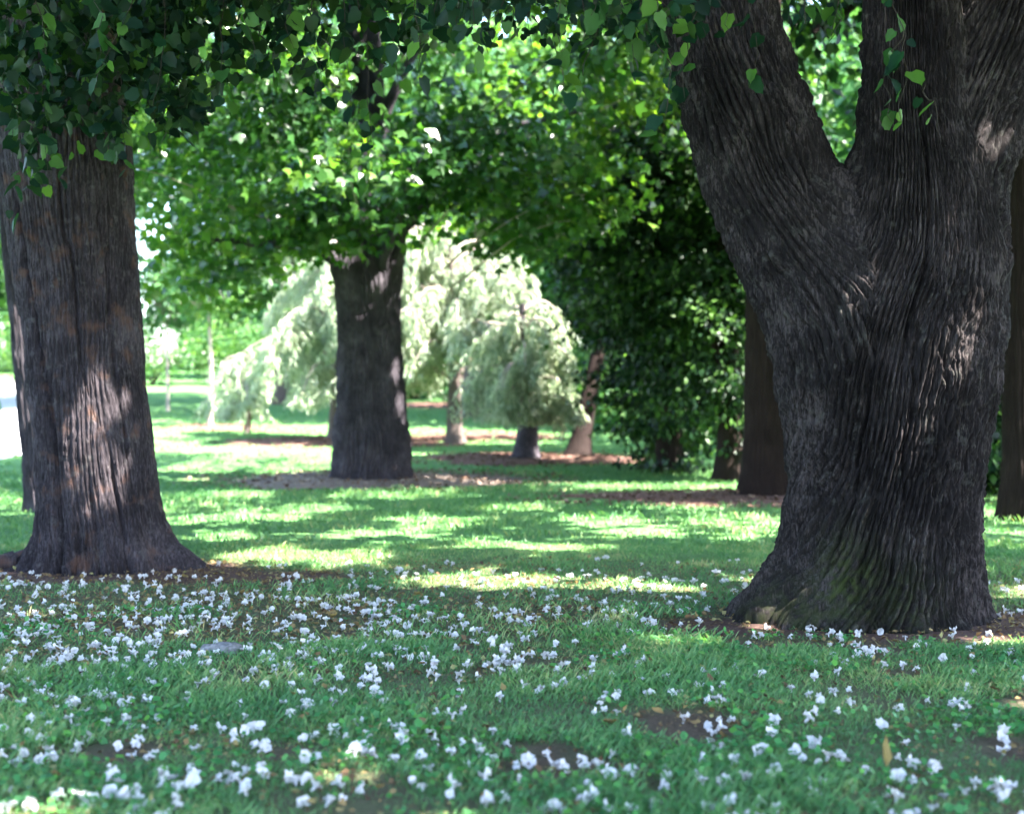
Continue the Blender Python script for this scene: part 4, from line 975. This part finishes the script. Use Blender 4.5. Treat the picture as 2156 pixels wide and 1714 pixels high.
DRY = (np.array([(0, 0, 0.05), (-0.24, 0.3, 0.16), (0, 0.35, 0), (0.24, 0.3, 0.16), (-0.2, 0.68, 0.12), (0, 0.7, 0.02), (0.2, 0.68, 0.12), (0, 1, 0.14)], float),
       np.array([(0, 2, 1), (0, 3, 2), (1, 2, 4), (2, 5, 4), (2, 3, 5), (3, 6, 5), (4, 5, 7), (5, 6, 7)], int))
def build_litter():
    rng = np.random.RandomState(73)
    # single leaves near the camera
    vars_ = [mesh_np("fallen_leaf", DRY[0] * np.array([w, 1, cz]), DRY[1], M_LITTER2, {"tint": np.full(8, t)}, True) for w, cz, t in ((1, 1, 0.35), (1.3, 1.6, 0.62), (0.8, 2.4, 0.8), (1.2, 0.7, 0.15))]
    spots = []
    while len(spots) < 170:
        x, y = [float(v[0]) for v in scatter(rng, 1, 4.9, 12.5, 0.37)]
        p = 0.25 + 0.6 * soil(x, y) + 0.75 * thin(x, y)
        if rng.rand() < p and trunk_free(np.array(x), np.array(y)): spots.append((x, y))
    for x, y in spots:
        o = link("fallen_leaf", vars_[rng.randint(4)])
        sz = rng.uniform(0.035, 0.075)
        o.location = (x, y, gz(x, y) + rng.uniform(0.012, 0.035)); o.scale = (sz,) * 3
        o.rotation_euler = (rng.normal() * 0.3, rng.normal() * 0.3, rng.rand() * 6.28)
        z = zone(x, y)
        tag(o, "small curled yellow-brown leaf fallen " + z, "leaf", "fallen leaves " + z)
    # the big yellow pod-like leaf at the lower right
    o = link("fallen_leaf", vars_[2]); x, y = px_ground(1862, 1640)
    o.location = (x, y, gz(x, y) + 0.05); o.scale = (0.09, 0.13, 0.09); o.rotation_euler = (1.2, 0.2, 0.5)
    tag(o, "large pale yellow folded leaf standing upright in the grass, lower right", "leaf", "fallen leaves on the lawn")
    x, y = scatter(rng, 52000, 4.4, 14.0)
    k = (rng.rand(len(x)) < np.clip(0.10 + 0.35 * soil(x, y) + 0.85 * thin(x, y) + 0.35 * (fbm(x, y, 0.5, 97, 2) > 0.15), 0, 1)) & trunk_free(x, y)
    x, y = x[k], y[k]; n = len(x)
    P = np.stack([x, y, terrain(x, y) + rng.uniform(0.004, 0.03, n)], 1)
    tip = rng.normal(size=(n, 3)) * np.array([1, 1, 0.3]); nr = np.array([0, 0, 1]) + rng.normal(size=(n, 3)) * 0.5
    me = leaf_mesh("leaf_litter", LEAF4, P, tip, nr, 0.011 + 0.042 * rng.rand(n) ** 2, M_LITTER, np.clip(rng.rand(n), 0, 1))
    tag(link("leaf_litter", me), "brown and yellow bits of dry petals and leaves in the turf", "leaf litter", kind="stuff")

def bloom_template(seed):
    rng = np.random.RandomState(seed)
    V = []; F = []
    a0 = rng.rand() * 6
    for q in range(5):
        a = a0 + q * 2 * math.pi / 5 + rng.normal() * 0.12
        big = 1.0 if q in (0, 1, 2) else 0.8
        b = len(V)
        for i, (rr, zz) in enumerate(((0.08, 0.05), (0.3, 0.32), (0.52, 0.36 + rng.normal() * 0.1))):
            for j, s in enumerate((-1, 0, 1)):
                w = (0.16, 0.42, 0.44)[i] * s
                ruff = (0.0, 0.05, 0.13)[i] * (1 if j != 1 else -0.6) + rng.normal() * 0.03 * i
                aa = a + w / max(rr, 0.12) * 0.72
                rad = rr * big * (1.08 if j == 1 else 0.95)
                V.append((rad * math.cos(aa), rad * math.sin(aa), zz + ruff))
        for i in range(2):
            for j in range(2):
                p = b + i * 3 + j
                F += [(p, p + 1, p + 4), (p, p + 4, p + 3)]
    b = len(V)                                    # trumpet tube
    for z, r in ((0.1, 0.14), (-0.3, 0.09)):
        for j in range(5):
            V.append((r * math.cos(j * 1.2566) + 0.1 * (z < 0), r * math.sin(j * 1.2566), z))
    for j in range(5):
        F += [(b + j, b + (j + 1) % 5, b + 5 + (j + 1) % 5), (b + j, b + 5 + (j + 1) % 5, b + 5 + j)]
    return np.array(V), np.array(F)

def build_blossoms():
    rng = np.random.RandomState(74)
    temps = [bloom_template(k) for k in range(7)]
    meshes = [mesh_np("blossom", t[0], t[1], M_BLOOM, None, True) for t in temps]
    spots = []
    while len(spots) < 1900:
        x, y = [float(v[0]) for v in scatter(rng, 1, 4.75, 14.2, 0.40)]
        px = x / y * SPX[2] + SPX[0]
        d = 0.44 + 0.7 * math.exp(-((x + 2.3) / 1.7) ** 2 - ((y - 9.0) / 2.0) ** 2) + 0.55 * math.exp(-((y - 5.4) / 0.8) ** 2) + 0.25 * math.exp(-((x - 1.0) / 0.9) ** 2 - ((y - 10.2) / 0.6) ** 2)
        d *= np.clip((14.2 - y) / 2.6, 0, 1) * (0.6 + 0.65 * float(fbm(x, y, 0.55, 95, 2)))
        if x > 1.4 and y > 8.9: d *= 0.5
        if rng.rand() < d and trunk_free(np.array(x), np.array(y)):
            spots.append((x, y))
            for _ in range(rng.choice([0, 0, 0, 1, 1])):
                spots.append((x + rng.normal() * 0.035, y + rng.normal() * 0.05))
    for px, py in ((1640, 1338), (1665, 1348), (1765, 1348), (1855, 1325), (2010, 1335), (1985, 1395), (1895, 1320), (2085, 1305), (2105, 1302), (2130, 1300), (2150, 1296), (1285, 1430), (750, 1585), (770, 1580), (870, 1660), (890, 1672), (1060, 1690), (1500, 1465), (1525, 1455), (1165, 1455), (80, 1615), (110, 1612), (1700, 1525), (1480, 1660), (1490, 1705)):
        spots.append(px_ground(px, py))
    spots.sort(key=lambda p: p[1])
    seen = [p for p in spots if abs(p[0]) < 0.36 * p[1] + 0.02 and p[1] > 5.15]
    single = set(map(id, seen[:300])) if False else seen[:300]
    sset = set(single)
    rest = [p for p in spots if p not in sset]
    for (x, y) in single:
        o = link("blossom", meshes[rng.randint(7)])
        sz = rng.uniform(0.034, 0.062)
        o.location = (x, y, gz(x, y) + rng.uniform(0.006, 0.034)); o.scale = (sz * rng.uniform(0.9, 1.15), sz * rng.uniform(0.9, 1.15), sz)
        o.rotation_euler = (rng.normal() * 0.6 + 0.25, rng.normal() * 0.6, rng.rand() * 6.28)
        z = zone(x, y)
        tag(o, "fallen white ruffled blossom " + z, "blossom", "white blossoms " + z)
    Vs = []; Fs = []; n = 0
    for q, t in enumerate(temps):
        pp = rest[q::7]
        if not pp: continue
        P = np.array([(x, y, gz(x, y) + 0.018) for x, y in pp])
        v, f = stamp(t, P, rng.normal(size=P.shape) * np.array([1, 1, .3]), np.array([0, -.3, 1]) + rng.normal(size=P.shape) * .5, rng.uniform(0.036, 0.056, len(P)))
        Vs.append(v); Fs.append(f + n); n += len(v)
    me = mesh_np("blossom_scatter", np.concatenate(Vs), np.concatenate(Fs), M_BLOOM, None, True)
    tag(link("blossom_scatter", me), "white blossoms scattered farther back around the tree bases", "blossoms", kind="stuff")

def build_stone():
    x, y = px_ground(470, 1372)
    t = np.linspace(0, 2 * math.pi, 18, endpoint=False)
    V = []; rows = ((0.55, 0.05), (0.9, 0.042), (1.0, 0.022), (0.97, -0.03))
    for f, z in rows:
        w = 1 + 0.12 * vn(t / (2 * math.pi) * 7, np.full(18, 2.2), 7, 99)
        V += list(zip(0.13 * f * w * np.cos(t), 0.10 * f * w * np.sin(t), z + 0.006 * np.sin(t * 3 + f * 5)))
    F = []
    for r in range(3):
        for j in range(18):
            F.append((r * 18 + j, (r + 1) * 18 + j, (r + 1) * 18 + (j + 1) % 18)); F.append((r * 18 + j, (r + 1) * 18 + (j + 1) % 18, r * 18 + (j + 1) % 18))
    V.append((0, 0, 0.055)); F += [(72, j, (j + 1) % 18) for j in range(18)]
    o = link("flat_stone", mesh_np("flat_stone", np.array(V), np.array(F), M_STONE, None, True))
    o.location = (x, y, gz(x, y)); tag(o, "flat pale grey stone lying among blossoms in front of the left tree", "stone")

M_LITTER2, _r2 = leaf_material("fallen_leaf_single", [(0.0, (0.07, 0.04, 0.025)), (0.45, (0.18, 0.11, 0.05)), (0.8, (0.28, 0.21, 0.08)), (1.0, (0.3, 0.3, 0.12))], 0.25, (1.1, 1.0, 0.8), 0.7, 0.2)

build_ground()
build_beds()
build_path()
build_right_tree()
build_left_tree()
build_middle_tree()
build_background()
build_grass()
build_clover()
build_litter()
build_blossoms()
build_stone()
